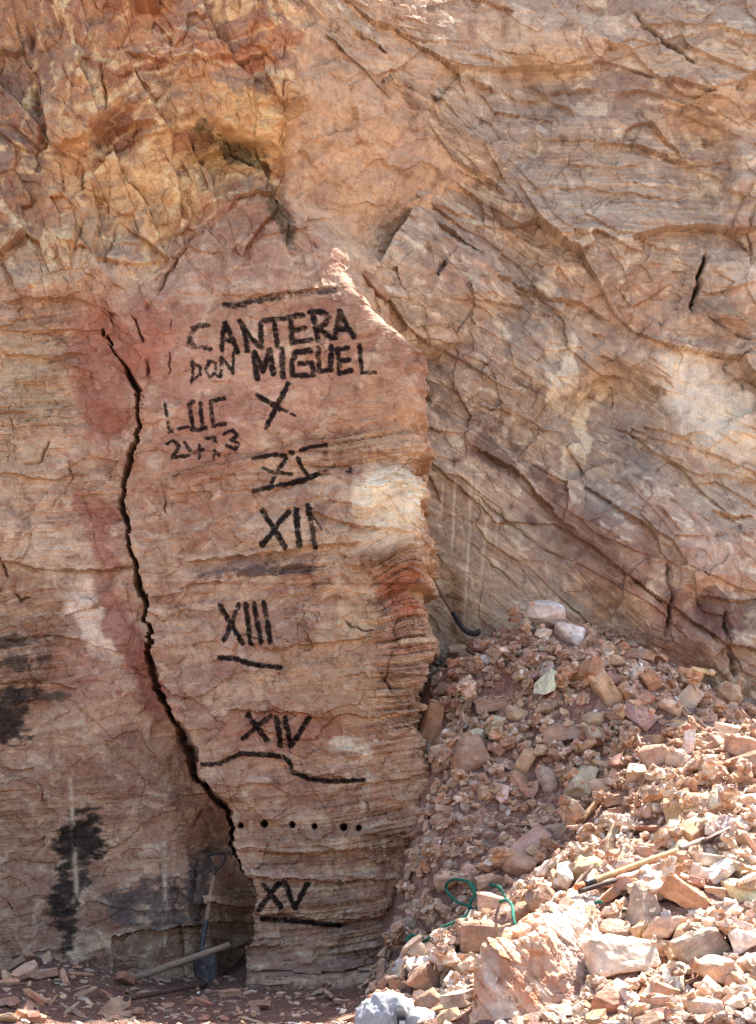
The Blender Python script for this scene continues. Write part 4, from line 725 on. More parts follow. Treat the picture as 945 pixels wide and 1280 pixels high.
def hull_rock(seed, kind, dims, sub=2, rough=.03, bevel=.05):
    """an angular broken stone about 2*dims in size; returns vertices and triangles"""
    R = random.Random(seed); P = []
    if kind == 'slab':
        n = R.randint(6, 9); ph = R.random()*6; out = [(ph+i*6.283/n+R.uniform(-.28, .28), R.uniform(.72, 1.0)) for i in range(n)]
        sx, sy = R.uniform(-.25, .25), R.uniform(-.25, .25)
        for s in (-1, 1):
            for a, r in out:
                r2 = r*R.uniform(.86, 1.04); P.append((math.cos(a)*r2+s*sx*.15, math.sin(a)*r2+s*sy*.15, s*R.uniform(.72, 1.0)+.35*sx*math.cos(a)*s))
    elif kind == 'block':
        for i in range(13):
            v = Vector((R.gauss(0, 1), R.gauss(0, 1), R.gauss(0, 1))).normalized(); n4 = (abs(v.x)**5+abs(v.y)**5+abs(v.z)**5)**.2; sh = R.uniform(-.25, .25)
            q = v/n4*R.uniform(.86, 1.0); P.append((q.x+sh*q.z*.5, q.y, q.z))
    elif kind == 'wedge':
        for x in (-1, 1):
            for y in (-1, 1):
                t = R.uniform(.75, 1) if x < 0 else R.uniform(.15, .4)
                P += [(x*R.uniform(.8, 1), y*R.uniform(.6, 1)*(1 if x < 0 else .8), t), (x*R.uniform(.8, 1), y*R.uniform(.7, 1), -R.uniform(.8, 1))]
        P.append((R.uniform(-.5, .2), R.uniform(-.4, .4), 1.0))
    elif kind == 'splinter':
        n = R.randint(4, 6); ph = R.random()*6
        for x, sc in ((-1, R.uniform(.3, .7)), (-.45, 1), (.4, R.uniform(.8, 1)), (1, R.uniform(.15, .5))):
            oy, oz = R.uniform(-.12, .12), R.uniform(-.12, .12)
            for i in range(n):
                a = ph+i*6.283/n+R.uniform(-.2, .2); P.append((x*R.uniform(.9, 1), math.cos(a)*sc+oy, math.sin(a)*sc+oz))
    elif kind == 'pyramid':
        n = R.randint(4, 5); ph = R.random()*6
        for i in range(n):
            a = ph+i*6.283/n+R.uniform(-.2, .2); P.append((math.cos(a)*R.uniform(.85, 1), math.sin(a)*R.uniform(.85, 1), -R.uniform(.8, 1))); P.append((math.cos(a)*R.uniform(.28, .5)-.1, math.sin(a)*R.uniform(.28, .5), R.uniform(.5, 1)))
    else:
        for i in range(26):
            v = Vector((R.gauss(0, 1), R.gauss(0, 1), R.gauss(0, 1))).normalized()*R.uniform(.84, 1.0); P.append(tuple(v))
    bm = bmesh.new()
    for p in P: bm.verts.new((p[0]*dims[0], p[1]*dims[1], p[2]*dims[2]))
    r = bmesh.ops.convex_hull(bm, input=bm.verts[:])
    junk = [v for v in bm.verts if not v.link_faces]
    if junk: bmesh.ops.delete(bm, geom=junk, context='VERTS')
    bmesh.ops.dissolve_limit(bm, angle_limit=math.radians(7), verts=bm.verts[:], edges=bm.edges[:])
    if bevel: bmesh.ops.bevel(bm, geom=bm.edges[:], offset=bevel*min(dims)*2, offset_type='OFFSET', segments=1, profile=.6, affect='EDGES', clamp_overlap=True)
    bmesh.ops.triangulate(bm, faces=bm.faces[:])
    if sub:
        for it in range(sub):
            long = [e for e in bm.edges if e.calc_length() > max(dims)*(.5 if it == 0 else .3 if it == 1 else .17 if it == 2 else .1)]
            if long: bmesh.ops.subdivide_edges(bm, edges=long, cuts=1, use_grid_fill=True); bmesh.ops.triangulate(bm, faces=bm.faces[:])
    bm.normal_update(); bm.verts.ensure_lookup_table()
    co = np.array([v.co[:] for v in bm.verts], np.float32); no = np.array([v.normal[:] for v in bm.verts], np.float32)
    tri = np.array([[v.index for v in f.verts] for f in bm.faces], np.int32); bm.free()
    if rough and sub:
        s = 1/max(dims)
        q = co*s+seed*3.17
        d = rough*max(dims)*(fbm(q[:, 0]*2.2, q[:, 1]*2.2, q[:, 2]*2.2, 4, seed % 97)+.5*pn(q[:, 0]*1.2, q[:, 1]*1.2, co[:, 2]/min(dims)*4, 5)*(1-np.abs(no[:, 2])))
        co = co+no*d[:, None]
    return co, tri
def stone_col(co, seed, k=.16):
    s = 1/np.abs(co).max(); q = co*s
    t = fbm(q[:, 0]*1.6+seed, q[:, 1]*1.6, q[:, 2]*2.4, 4, 401); u = fbm(q[:, 0]*3+seed, q[:, 1]*3, q[:, 2]*5, 3, 402)
    c = np.ones((len(co), 3), np.float32)*(1+k*t[:, None]*1.6)
    w = (sstep(.05, .45, u)*.45)[:, None]; c = c*(1-w)+c*np.array([1.22, 1.24, 1.25], np.float32)*w
    w = (sstep(.1, .5, -u)*.45)[:, None]; c = c*(1-w)+c*np.array([.9, .80, .73], np.float32)*w
    return c
_P0 = {'salmon': (190, 144, 122), 'orange': (192, 134, 100), 'cream': (214, 190, 166), 'grey': (172, 152, 142), 'brick red': (158, 98, 80), 'tan': (194, 158, 126), 'brown': (156, 116, 96), 'white': (222, 212, 204), 'pink': (204, 166, 148)}

PAL = {k: tuple(.66*c+.34*m for c, m in zip(v, (182, 148, 128))) for k, v in _P0.items()}
PAL = {k: (v[0], v[1]*1.025, v[2]*.99) for k, v in PAL.items()}; PAL['white'] = (226, 214, 202); PAL['cream'] = (220, 198, 174)

# height map of everything that lies on the ground, so each stone comes to rest on what is already there
HX0, HX1, HY0, HY1, HS = -4.6, 5.4, -7.2, 2.6, 0.02
hxs = np.arange(HX0, HX1, HS, dtype=np.float32); hys = np.arange(HY0, HY1, HS, dtype=np.float32)
HM = ground_full(*np.meshgrid(hxs, hys)).astype(np.float32); HM0 = HM.copy()
BIG = np.zeros(HM.shape, bool)
def hm(x, y, M=None):
    M = HM if M is None else M
    i = np.clip(((np.asarray(y)-HY0)/HS).astype(int), 0, M.shape[0]-1); j = np.clip(((np.asarray(x)-HX0)/HS).astype(int), 0, M.shape[1]-1)
    return M[i, j]
_ds = np.arange(7.0, 17.5, .015)
def ray_ground(px, py, M=None):
    x = (px-CX)*_ds/F; y = _ds-D0; z = CZ-(py-HY)*_ds/F
    hit = np.nonzero(z <= hm(x, y, M))[0]
    k = hit[0] if len(hit) else len(_ds)-1
    return float(x[k]), float(y[k]), float(z[k])
def stamp(co, big=False):
    i = ((co[:, 1]-HY0)/HS).astype(int); j = ((co[:, 0]-HX0)/HS).astype(int)
    ok = (i >= 0) & (i < HM.shape[0]) & (j >= 0) & (j < HM.shape[1])
    np.maximum.at(HM, (i[ok], j[ok]), co[ok, 2])
    if big: BIG[i[ok], j[ok]] = True
def local_normal(x, y, r):
    dx = float(hm(x+r, y)-hm(x-r, y))/(2*r); dy = float(hm(x, y+r)-hm(x, y-r))/(2*r)
    return Vector((-dx, -dy, 1)).normalized()

PROT = np.full((1400, 1100), 99.0, np.float32)      # survey units: distance of the surveyed stones, so that loose fill does not bury them
def project(w):
    d = w[:, 1]+D0
    return CX+w[:, 0]*F/d, HY-(w[:, 2]-CZ)*F/d, d
def protect(w, shrink=.86):
    px, py, d = project(w); px = px.astype(float); py = py.astype(float); cx, cy = (px.min()+px.max())/2, (py.min()+py.max())/2; rx, ry = (px.max()-px.min())/2*shrink, (py.max()-py.min())/2*shrink
    x0, x1, y0, y1 = [int(v) for v in (max(cx-rx, 0), min(cx+rx+1, 1100), max(cy-ry, 0), min(cy+ry+1, 1400))]
    if x1 <= x0 or y1 <= y0: return
    yy, xx = np.mgrid[y0:y1, x0:x1]; m = ((xx-cx)/rx)**2+((yy-cy)/ry)**2 < 1
    sl = PROT[y0:y1, x0:x1]; sl[m] = np.minimum(sl[m], d.mean())
def covers(x, y, z, r):
    d = y+D0; px = CX+x*F/d; py = HY-(z-CZ)*F/d; q = r*F/d
    n = 0; pts = [(0, 0), (1, 0), (-1, 0), (0, 1), (0, -1), (.6, .6), (-.6, .6), (.6, -.6), (-.6, -.6)]
    for a, b in pts:
        i = int(py+b*q*.7); j = int(px+a*q)
        if 0 <= i < 1400 and 0 <= j < 1100 and PROT[i, j] > d-.02 and PROT[i, j] < 90: n += 1
    return n/9
ROCKS = []          # (object, facts) for the labels
def make_rock_object(name, co, tri, seed, rgb, label=None, group=None, mesh=None):
    if mesh is None:
        o = np_mesh(name, co, tri, {'col': stone_col(co, seed)}, STONE)
    else:
        o = link(bpy.data.objects.new(name, mesh))
    c = lin(rgb); o.color = (*[float(v) for v in c], 1)
    tag(o, label, 'rock', group)
    return o
G_PILE = 'broken rocks of the rubble heap'; G_FLOOR = 'rock flakes on the quarry floor'
# surveyed stones: centre, length and thickness in survey units, depth ratio, roll in the plane of the face, tilt, yaw, kind, colour, label
SURVEY = [
 (684, 765, 58, 38, .7, -6, 0, 10, 'boulder', 'white', 'large white boulder sitting topmost on the rubble crest', 0),
 (712, 793, 46, 40, .9, 4, 0, -10, 'block', 'white', 'square white block below the topmost white boulder on the crest', 0),
 (679, 792, 24, 20, .9, 0, 0, 0, 'block', 'cream', 'small pale cube between the two white boulders on the crest', 0),
 (608, 825, 18, 20, .8, 20, 0, 0, 'block', 'white', 'lone small white stone in the shaded brown rubble near the pry bar', 0),
 (646, 768, 22, 6, 1.0, -8, 10, 10, 'slab', 'brown', 'thin brown flake sticking out left of the topmost white boulder', 0),
 (644, 775, 20, 5, 1.0, -4, 5, -10, 'slab', 'brick red', 'thin red flake, lower of two left of the topmost white boulder', 0),
 (757, 862, 84, 26, .6, -56, 0, 12, 'slab', 'tan', 'long leaning pale slab standing out of the rubble below the crest', 0),
 (738, 840, 30, 16, .7, 40, 0, 0, 'wedge', 'white', 'sunlit white wedge against the top of the long leaning slab', 0),
 (743, 899, 34, 24, .8, 0, 0, 0, 'boulder', 'tan', 'rounded ochre stone under the long leaning slab', 0),
 (539, 903, 56, 28, .7, 82, 0, 0, 'wedge', 'orange', 'upright orange wedge leaning against the side of the buttress', 0),
 (588, 945, 62, 60, .8, 0, 0, 20, 'boulder', 'brown', 'biggest squat brown boulder in the shaded rubble, scratched white on top', 0),
 (649, 893, 34, 32, .9, 4, 0, 25, 'block', 'tan', 'square tan block upright in the shaded rubble', 0),
 (618, 880, 52, 20, .8, 10, 0, 0, 'wedge', 'brown', 'brown slab left of the square tan block', 0),
 (700, 915, 54, 26, .8, 8, 0, 0, 'wedge', 'brown', 'broad brown slab under the square tan block, to its right', 0),
 (657, 950, 46, 20, .5, 62, 0, 0, 'slab', 'tan', 'tan slab leaning steeply right of the squat brown boulder', 0),
 (686, 975, 44, 36, .8, -20, 0, 0, 'block', 'grey', 'grey block with a pale broken face in the shaded rubble', 0),
 (912, 866, 46, 36, .8, -6, 0, 15, 'boulder', 'tan', 'rounded tan block alone on gravel under the red wall', 0),
 (862, 872, 36, 34, .6, -40, 10, 0, 'slab', 'cream', 'angular cream slab left of the tan block under the red wall', 0),
 (838, 884, 38, 26, .7, -25, 0, 0, 'block', 'cream', 'pale chipped stone below the angular cream slab', 0),
 (812, 852, 36, 22, .5, -58, 0, 10, 'slab', 'orange', 'orange pair-like wedge standing tilted on the sunlit crest', 0),
 (793, 843, 22, 18, .9, 0, 0, 0, 'boulder', 'white', 'small round white stone beside the tilted orange wedge', 0),
 (770, 827, 34, 18, .8, -12, 0, 0, 'block', 'tan', 'flat topped tan stone on the crest behind the small round white stone', 0),
 (800, 818, 46, 14, .8, -10, 0, 0, 'slab', 'salmon', 'salmon slab lying along the crest towards the right wall', 0),
 (926, 932, 60, 26, .8, -12, 8, 10, 'slab', 'salmon', 'large peach slab at the right edge of the sunlit slope', 0),
 (912, 912, 46, 14, .8, -14, 8, 0, 'slab', 'cream', 'flat cream slab resting above the large peach slab', 0),
 (862, 928, 50, 14, .7, 84, 0, 0, 'slab', 'white', 'narrow white slab standing upright on the sunlit slope', 0),
 (847, 950, 42, 30, .7, -45, 0, 0, 'boulder', 'grey', 'grey oval stone left of the upright white slab', 0),
 (818, 944, 38, 34, .5, 30, 0, 0, 'wedge', 'salmon', 'split salmon stone with bright faces left of the grey oval stone', 0),
 (820, 925, 46, 14, .8, 0, 0, 0, 'slab', 'tan', 'flat tan slab above the split salmon stone', 0),
 (866, 985, 22, 32, .8, 0, 0, 0, 'block', 'orange', 'short orange block standing below the grey oval stone', 0),
 (750, 958, 34, 18, .8, -14, 0, 0, 'block', 'tan', 'tan brick shaped stone on the shade edge', 0),
 (748, 985, 40, 26, .8, 5, 0, 0, 'block', 'tan', 'angular tan stone below the tan brick shaped stone', 0),
 (770, 1000, 44, 14, .8, 12, 0, 0, 'slab', 'brown', 'upper of two stacked brown slabs at the edge of the dirt hollow', 0),
 (776, 1014, 36, 12, .8, 8, 0, 0, 'slab', 'brown', 'lower of two stacked brown slabs at the edge of the dirt hollow', 0),
 (737, 1015, 44, 9, .6, 55, 0, 0, 'splinter', 'tan', 'tan splinter leaning on the two stacked brown slabs', 0),
 (694, 1040, 36, 24, .9, 10, 0, 0, 'block', 'grey', 'grey block in the middle of the shaded dirt hollow', 0),
 (752, 1040, 24, 20, .7, 45, 0, 0, 'block', 'tan', 'small tan stone right of the grey block in the dirt hollow', 0),
 (815, 1035, 46, 16, .8, -5, 0, 0, 'block', 'brick red', 'red brown slab heaped with gravel above the wooden handle', 0),
 (925, 1035, 44, 28, .8, 25, 0, 0, 'boulder', 'white', 'bright white stone at the right edge above the shovel blade', 0),
 (935, 1000, 36, 20, .8, 20, 0, 0, 'block', 'cream', 'cream stone at the right edge above the bright white stone', 0),
 (810, 1066, 40, 18, .8, 0, 0, 0, 'slab', 'pink', 'pink slab right behind the wooden handle', 0),
 (770, 1068, 34, 16, .8, 5, 0, 0, 'boulder', 'salmon', 'salmon cobble left of the pink slab behind the wooden handle', 0),
 (742, 1078, 30, 18, .8, -30, 0, 0, 'block', 'pink', 'pink stone above the orange tip of the wooden handle', 0),
 (885, 1075, 60, 18, .8, -6, 0, 0, 'slab', 'cream', 'long cream slab just below the shovel blade', 0),
 (905, 1118, 64, 18, .8, -4, 0, 0, 'slab', 'pink', 'long pink slab low on the right, under the long cream slab', 0),
 (807, 1128, 66, 66, .8, 0, 0, 30, 'pyramid', 'grey', 'grey pyramid shaped boulder below the wooden handle', 1),
 (856, 1118, 78, 30, .6, -32, 12, 0, 'slab', 'orange', 'large orange slab leaning on the right of the grey pyramid boulder', 1),
 (764, 1118, 44, 12, .6, 36, 0, 0, 'slab', 'orange', 'thin orange slab leaning left of the grey pyramid boulder', 0),
 (832, 1162, 64, 44, .8, 14, 0, -20, 'block', 'pink', 'blocky pink boulder right of the bright cream boulder', 1),
 (778, 1195, 92, 60, .8, 8, -14, 10, 'wedge', 'cream', 'bright cream boulder with a broad flat sunlit top', 1),
 (876, 1182, 66, 50, .7, 34, 0, 0, 'wedge', 'grey', 'pale grey wedge boulder right of the bright cream boulder', 1),
 (928, 1178, 44, 46, .8, -40, 0, 0, 'block', 'white', 'angular white boulder at the right edge above the long layered block', 1),
 (908, 1214, 92, 36, .7, -5, 0, 10, 'block', 'pink', 'long layered block at the right edge with a striped face', 1),
 (764, 1252, 58, 44, .8, 0, 0, 0, 'boulder', 'brick red', 'dark red rounded boulder low among cream stones', 1),
 (706, 1264, 50, 22, .7, 4, 0, 0, 'boulder', 'cream', 'elongated cream stone left of the dark red boulder', 0),
 (690, 1226, 58, 26, .8, -4, 0, 0, 'block', 'cream', 'cream block resting at the foot of the big striped boulder', 0),
 (700, 1248, 40, 16, .8, 0, 0, 0, 'slab', 'pink', 'pink slab between the cream block and the elongated cream stone', 0),
 (880, 1258, 50, 26, .8, 6, 0, 0, 'wedge', 'pink', 'pink domed stone low on the right', 0),
 (830, 1240, 50, 22, .8, -14, 0, 0, 'slab', 'salmon', 'salmon slab right of the dark red boulder', 0),
 (820, 1268, 40, 14, .8, 16, 0, 0, 'slab', 'tan', 'tan slab at the bottom edge right of the dark red boulder', 0),
 (770, 1280, 36, 26, .8, 10, 0, 0, 'block', 'white', 'white block at the bottom edge under the dark red boulder', 0),
 (925, 1250, 44, 26, .8, 10, 0, 0, 'block', 'cream', 'cream stone in the lower right corner under the long layered block', 0),
 (574, 1250, 62, 22, .8, 16, 0, 0, 'slab', 'grey', 'grey slab between the bag and the big striped boulder', 0),
 (562, 1270, 42, 24, .8, 14, 0, 0, 'boulder', 'tan', 'smooth tan boulder right beside the grey bag', 0),
 (600, 1168, 62, 44, .8, 6, 0, 10, 'wedge', 'brown', 'large brown angular block just under the looped green rope', 0),
 (534, 1222, 52, 42, .8, -10, 0, 20, 'block', 'brown', 'big grey brown block in deep shade above the bag', 0),
 (540, 1250, 46, 34, .8, 8, 0, 0, 'block', 'brown', 'brown block in shade directly above the right of the bag', 0),
 (500, 1232, 32, 26, .8, 0, 0, 0, 'wedge', 'brown', 'small brown wedge in shade above the left of the bag', 0),
 (568, 1105, 56, 34, .9, -6, 0, 0, 'block', 'pink', 'pinkish grey block behind the loop of green rope', 0),
 (612, 1104, 40, 30, .9, 0, 0, 0, 'block', 'salmon', 'salmon block right of the loop of green rope', 0),
 (515, 1152, 36, 20, .8, 8, 0, 0, 'block', 'grey', 'grey stone left of the green rope, near the buttress foot', 0),
 (542, 1148, 18, 26, .8, 10, 0, 0, 'block', 'white', 'small pale upright stone left of the green rope', 0),
 (633, 1165, 26, 24, .9, -10, 0, 0, 'block', 'tan', 'yellowish cube at the end of the short green rope', 0),
 (655, 1145, 36, 40, .8, 0, 0, 0, 'block', 'brown', 'brown block right of the short green rope', 0),
 (676, 1125, 46, 50, .8, 10, 0, 0, 'boulder', 'brown', 'broad brown boulder in shade behind the big striped boulder', 0),
 (652, 1082, 60, 34, .8, -12, 0, 0, 'boulder', 'brown', 'rounded brown boulder at the foot of the dirt hollow', 0),
 (615, 1128, 44, 26, .8, 0, 0, 0, 'wedge', 'pink', 'pinkish wedge between the two green ropes', 0),
 (331, 1199, 40, 26, .9, 3, 0, 10, 'block', 'salmon', 'square salmon block at the foot of the buttress', 0),
 (338, 1178, 44, 8, .9, 2, 0, 0, 'slab', 'salmon', 'thin salmon slab lying on the square block at the buttress foot', 0),
 (254, 1225, 17, 9, .9, 10, 0, 0, 'boulder', 'white', 'small white stone beside the shovel blade on the quarry floor', 0),
 (287, 1242, 34, 10, .9, 4, 0, 0, 'slab', 'orange', 'flat orange flake on the quarry floor in front of the alcove', 0),
]
def place_survey():
    for i, (cx, cy, ln, tk, dr, roll, tilt, yaw, kind, cname, label, fine) in enumerate(SURVEY):
        hh = .5*(abs(ln*math.sin(math.radians(roll)))+abs(tk*math.cos(math.radians(roll))))
        x, y, z = ray_ground(cx, cy+hh*.55, HM0)
        if cx > 540 and y > .95: y = .95
        d = y+D0
        a = ln*d/F/2; c = tk*d/F/2; b = max(c, a*dr) if kind != 'slab' else a*dr
        b = min(b, a*1.0) if kind != 'slab' else b
        if kind in ('pyramid',): b = a*.9
        if kind == 'slab' and abs(roll) > 40: dims = (a, max(c*1.6, a*.35), c)
        else: dims = (a, b, c)
        if label.startswith('topmost') or 'topmost white boulder on the crest' in label: pass
        seed = 1000+i*7
        co, tri = hull_rock(seed, kind, dims, 4 if fine else 3, .05 if fine else .035, .05)
        M = Euler((math.radians(tilt), math.radians(-roll), math.radians(yaw)), 'XYZ').to_matrix()
        w = co@np.array(M, np.float32).T
        ext = w.max(0)-w.min(0)
        # resting: a little of it below the surface it lies on
        X = (cx-CX)*d/F; Zc = CZ-(cy-HY)*d/F
        o = make_rock_object('rock', co, tri, seed, PAL[cname], label, G_PILE if cy < 1300 and cx > 440 else G_FLOOR)
        o.matrix_world = Matrix.Translation((X, y+.25*b, Zc)) @ M.to_4x4()
        w = w+np.array([X, y+.25*b, Zc], np.float32); stamp(w, True); protect(w)
        ROCKS.append((o, None))
place_survey()
# ---- the big striped boulder in front: a tilted stack of beds, orange weathered side, crumbly top
def big_boulder():
    P = [W(*p) for p in [(583, 1300, 9.95), (592, 1262, 10.0), (603, 1182, 10.15), (640, 1168, 10.3), (672, 1150, 10.6), (700, 1118, 10.9), (718, 1108, 10.8), (742, 1120, 10.75), (760, 1150, 10.7),
                         (748, 1180, 10.25), (718, 1232, 9.95), (690, 1300, 9.75), (640, 1300, 9.75), (684, 1150, 10.15), (675, 1165, 10.02), (735, 1140, 10.4), (600, 1320, 10.8), (760, 1300, 10.8), (700, 1160, 11.0), (632, 1190, 9.98), (655, 1172, 10.0)]]
    bm = bmesh.new()
    for p in P: bm.verts.new(p)
    bmesh.ops.convex_hull(bm, input=bm.verts[:]); bmesh.ops.delete(bm, geom=[v for v in bm.verts if not v.link_faces], context='VERTS')
    bmesh.ops.bevel(bm, geom=bm.edges[:], offset=.018, segments=1, affect='EDGES', clamp_overlap=True)
    bmesh.ops.triangulate(bm, faces=bm.faces[:])
    for lim in (.3, .15, .08, .04, .022, .013):
        lg = [e for e in bm.edges if e.calc_length() > lim]
        bmesh.ops.subdivide_edges(bm, edges=lg, cuts=1, use_grid_fill=True); bmesh.ops.triangulate(bm, faces=bm.faces[:])
    bm.normal_update()
    co = np.array([v.co[:] for v in bm.verts], np.float32); no = np.array([v.normal[:] for v in bm.verts], np.float32); tri = np.array([[v.index for v in f.verts] for f in bm.faces], np.int32); bm.free()
    x, y, z = co.T
    n = np.array([.83, .12, .50], np.float32); n = n/np.linalg.norm(n)                    # beds dip steeply to the left
    v = co@n+.03*pn(x*3, y*3, z*3, 501); u = co@np.array([-.5, 0, .86], np.float32)
    leftf = sstep(.1, .5, -no[:, 0]+.35*(-no[:, 1])-no[:, 2]*.2)
    d = .014*ledges(u, v, .085, .5, 511)+.008*ledges(u, v, .03, .25, 512)+0.014*fbm(x*4, y*4, z*4, 4, 513)+.012*fbm(x*16, y*16, z*16, 3, 514)
    f, e, r = facets(x*7+y*4, z*7-y*3, 515, 1.0, .3, .03); d = d+.030*f
    co2 = co+no*d[:, None]
    C = np.empty((len(co), 3), np.float32); C[:] = lin((206, 178, 158))
    t = fbm(u*2, v*9, y*3, 5, 521); t2 = fbm(x*5, y*5, z*5, 4, 522)
    def mx(rgb, w): C[:] = C*(1-w[:, None])+lin(rgb)*w[:, None]
    east = sstep(.0, .10, (x-.98)+.25*(z-.7)+.05*t2)                                       # right of the ridge: grey crumbly break
    mx((206, 162, 130), .85*(1-east)); mx((190, 128, 94), .7*(1-east)*sstep(.05, .4, t)); mx((226, 202, 180), .8*(1-east)*sstep(.08, .4, -t)); mx((198, 142, 96), .5*(1-east)*sstep(.1, .4, t2))
    mx((178, 154, 142), .8*east*sstep(-.1, .35, t2)); mx((214, 192, 176), .5*east*sstep(.1, .4, -t2))
    o = np_mesh('boulder', co2, tri, {'col': C}, STONE); o.color = (1, 1, 1, 1)
    tag(o, 'biggest foreground boulder, striped orange on its left side with a crumbly pale top', 'boulder', G_PILE)
    stamp(co2, True)
    for p in [(640, 1225, 50, 60), (690, 1190, 52, 60), (718, 1145, 32, 40), (610, 1270, 30, 40)]:
        yy, xx = np.mgrid[max(p[1]-p[3], 0):p[1]+p[3], p[0]-p[2]:p[0]+p[2]]; m = ((xx-p[0])/p[2])**2+((yy-p[1])/p[3])**2 < 1; PROT[yy[m], xx[m]] = np.minimum(PROT[yy[m], xx[m]], 10.3)
big_boulder()
def keep_clear(pts, w, dist):
    yy, xx = np.mgrid[0:1400, 0:1100].astype(np.float32); q, _s, _t = pdist(xx, yy, pts); m = q < w; PROT[m] = np.minimum(PROT[m], dist)
keep_clear([(719, 1109), (852, 1061), (913, 1036)], 5, 10.9)                        # the long shovel and the ropes lie on top of the stones
keep_clear([(508, 1172), (545, 1158), (585, 1145), (592, 1122), (580, 1103), (565, 1099), (558, 1112), (575, 1128)], 4, 12.6); keep_clear([(612, 1106), (630, 1118), (640, 1138), (650, 1168)], 4, 12.4)
# ---- counted stones of the heap: templates, then copies that come to rest on the surface
random.seed(5); RN = random.Random(77)
TPL = []
for i in range(48):
    kind = ['slab', 'slab', 'block', 'wedge', 'slab', 'wedge', 'splinter', 'slab'][i % 8]
    dm = {'slab': (1, RN.uniform(.45, .85), RN.uniform(.11, .30)), 'block': (1, RN.uniform(.6, .9), RN.uniform(.4, .7)), 'wedge': (1, RN.uniform(.5, .8), RN.uniform(.3, .5)), 'splinter': (1, RN.uniform(.2, .32), RN.uniform(.14, .22)), 'boulder': (1, RN.uniform(.65, .9), RN.uniform(.5, .75))}[kind]
    co, tri = hull_rock(300+i, kind, dm, 2, .035, .05)
    ob = np_mesh('rock', co, tri, {'col': stone_col(co, i)}, STONE); me = ob.data
    bpy.data.objects.remove(ob); TPL.append((kind, dm, co, me))
LOW = []
for i in range(36):
    kind = ['slab', 'block', 'wedge', 'slab', 'splinter', 'slab'][i % 6]
    dm = {'slab': (1, RN.uniform(.5, .85), RN.uniform(.14, .3)), 'block': (1, RN.uniform(.6, .9), RN.uniform(.4, .8)), 'wedge': (1, RN.uniform(.5, .8), RN.uniform(.3, .5)), 'splinter': (1, RN.uniform(.2, .35), RN.uniform(.15, .25))}[kind]
    LOW.append(hull_rock(700+i, kind, dm, 0, 0, 0)+(dm,))
HEAP = [(540, 858), (575, 815), (620, 792), (660, 780), (745, 785), (800, 812), (870, 858), (950, 888), (960, 1290), (560, 1290), (545, 1262), (470, 1262), (452, 1235), (490, 1190), (506, 1110), (520, 1060), (536, 1000), (526, 930)]
def hollow(px, py): return float(blob(np.float32(px), np.float32(py), 630, 1030, 105, 48, 0, .5))
def rest(x, y, dims, tilt, R, sink=.4):
    n = local_normal(x, y, max(dims[0]*.8, .05))
    n = (n+Vector((R.gauss(0, tilt), R.gauss(0, tilt), 0))).normalized()
    t = Vector((math.cos(R.uniform(0, 6.283)), R.uniform(-1, 1), 0)); t = (t-n*t.dot(n)).normalized(); b = n.cross(t)
    M = Matrix((t, b, n)).transposed()
    k = [(0, 0)]+[(dims[0]*.6*math.cos(a)*t.x+dims[1]*.6*math.sin(a)*b.x, dims[0]*.6*math.cos(a)*t.y+dims[1]*.6*math.sin(a)*b.y) for a in np.arange(0, 6.28, .785)]
    hs = sorted(float(hm(x+a, y+c)) for a, c in k)
    return M, hs[5]+dims[2]*sink
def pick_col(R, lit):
    return R.choices(list(PAL), [16, 5, 36, 14, 3, 16, 3, 10, 22] if lit else [24, 7, 8, 12, 6, 18, 24, 2, 14])[0]  # paler mix where sun is guessed: sunlight put into the stone colours
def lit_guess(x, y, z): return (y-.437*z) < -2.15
STUFF = []
def scatter_low(n, smin, smax, R, tilt, region, keep_big=.25, floor=False):
    cnt = 0; tries = 0
    while cnt < n and tries < n*8:
        tries += 1
        if region == 'view':
            px = R.uniform(440, 955); py = R.uniform(775, 1285)
            if not inpoly(np.array([px]), np.array([py]), HEAP)[0]: continue
            if smax > .03 and R.random() < .75*hollow(px, py): continue
            if px > 600 and py > 1090 and R.random() < .45: continue
            x, y, z = ray_ground(px, py, HM0 if R.random() < .6 else None)
        elif region == 'heap':
            x = R.uniform(-.2, 4.6); y = R.uniform(-6.6, 1.7)
            if float(hm(x, y, HM0)) < .08+.12*R.random(): continue
        else:
            x = R.uniform(-4.2, 1.0); y = R.uniform(-4.6, .35)
            if float(hm(x, y, HM0)) > .3: continue
        if x < .46 and y > -.12 and region != 'floor': continue
        i = int((y-HY0)/HS); j = int((x-HX0)/HS)
        if not (0 <= i < HM.shape[0] and 0 <= j < HM.shape[1]): continue
        if BIG[i, j] and R.random() > keep_big: continue
        s = smin*(smax/smin)**(R.random()**1.25)
        co, tri, dm = R.choice(LOW)
        dims = tuple(s*q for q in dm)
        M, z = rest(x, y, dims, tilt, R)
        if covers(x, y, z, s) > .3 and R.random() < .93: continue
        w = (co*s)@np.array(M, np.float32).T+np.array([x, y, z], np.float32)
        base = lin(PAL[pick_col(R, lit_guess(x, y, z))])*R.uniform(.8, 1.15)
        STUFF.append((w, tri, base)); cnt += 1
        r = int(s/HS*.55)
        if r >= 1:
            sl = HM[max(i-r, 0):i+r+1, max(j-r, 0):j+r+1]; np.maximum(sl, z+dims[2]*.5, out=sl)
        else: HM[i, j] = max(HM[i, j], z+dims[2]*.6)
R1 = random.Random(11)
scatter_low(5200, .030, .066, R1, .5, 'view', .12)
scatter_low(2600, .02, .06, R1, .4, 'heap', .1)
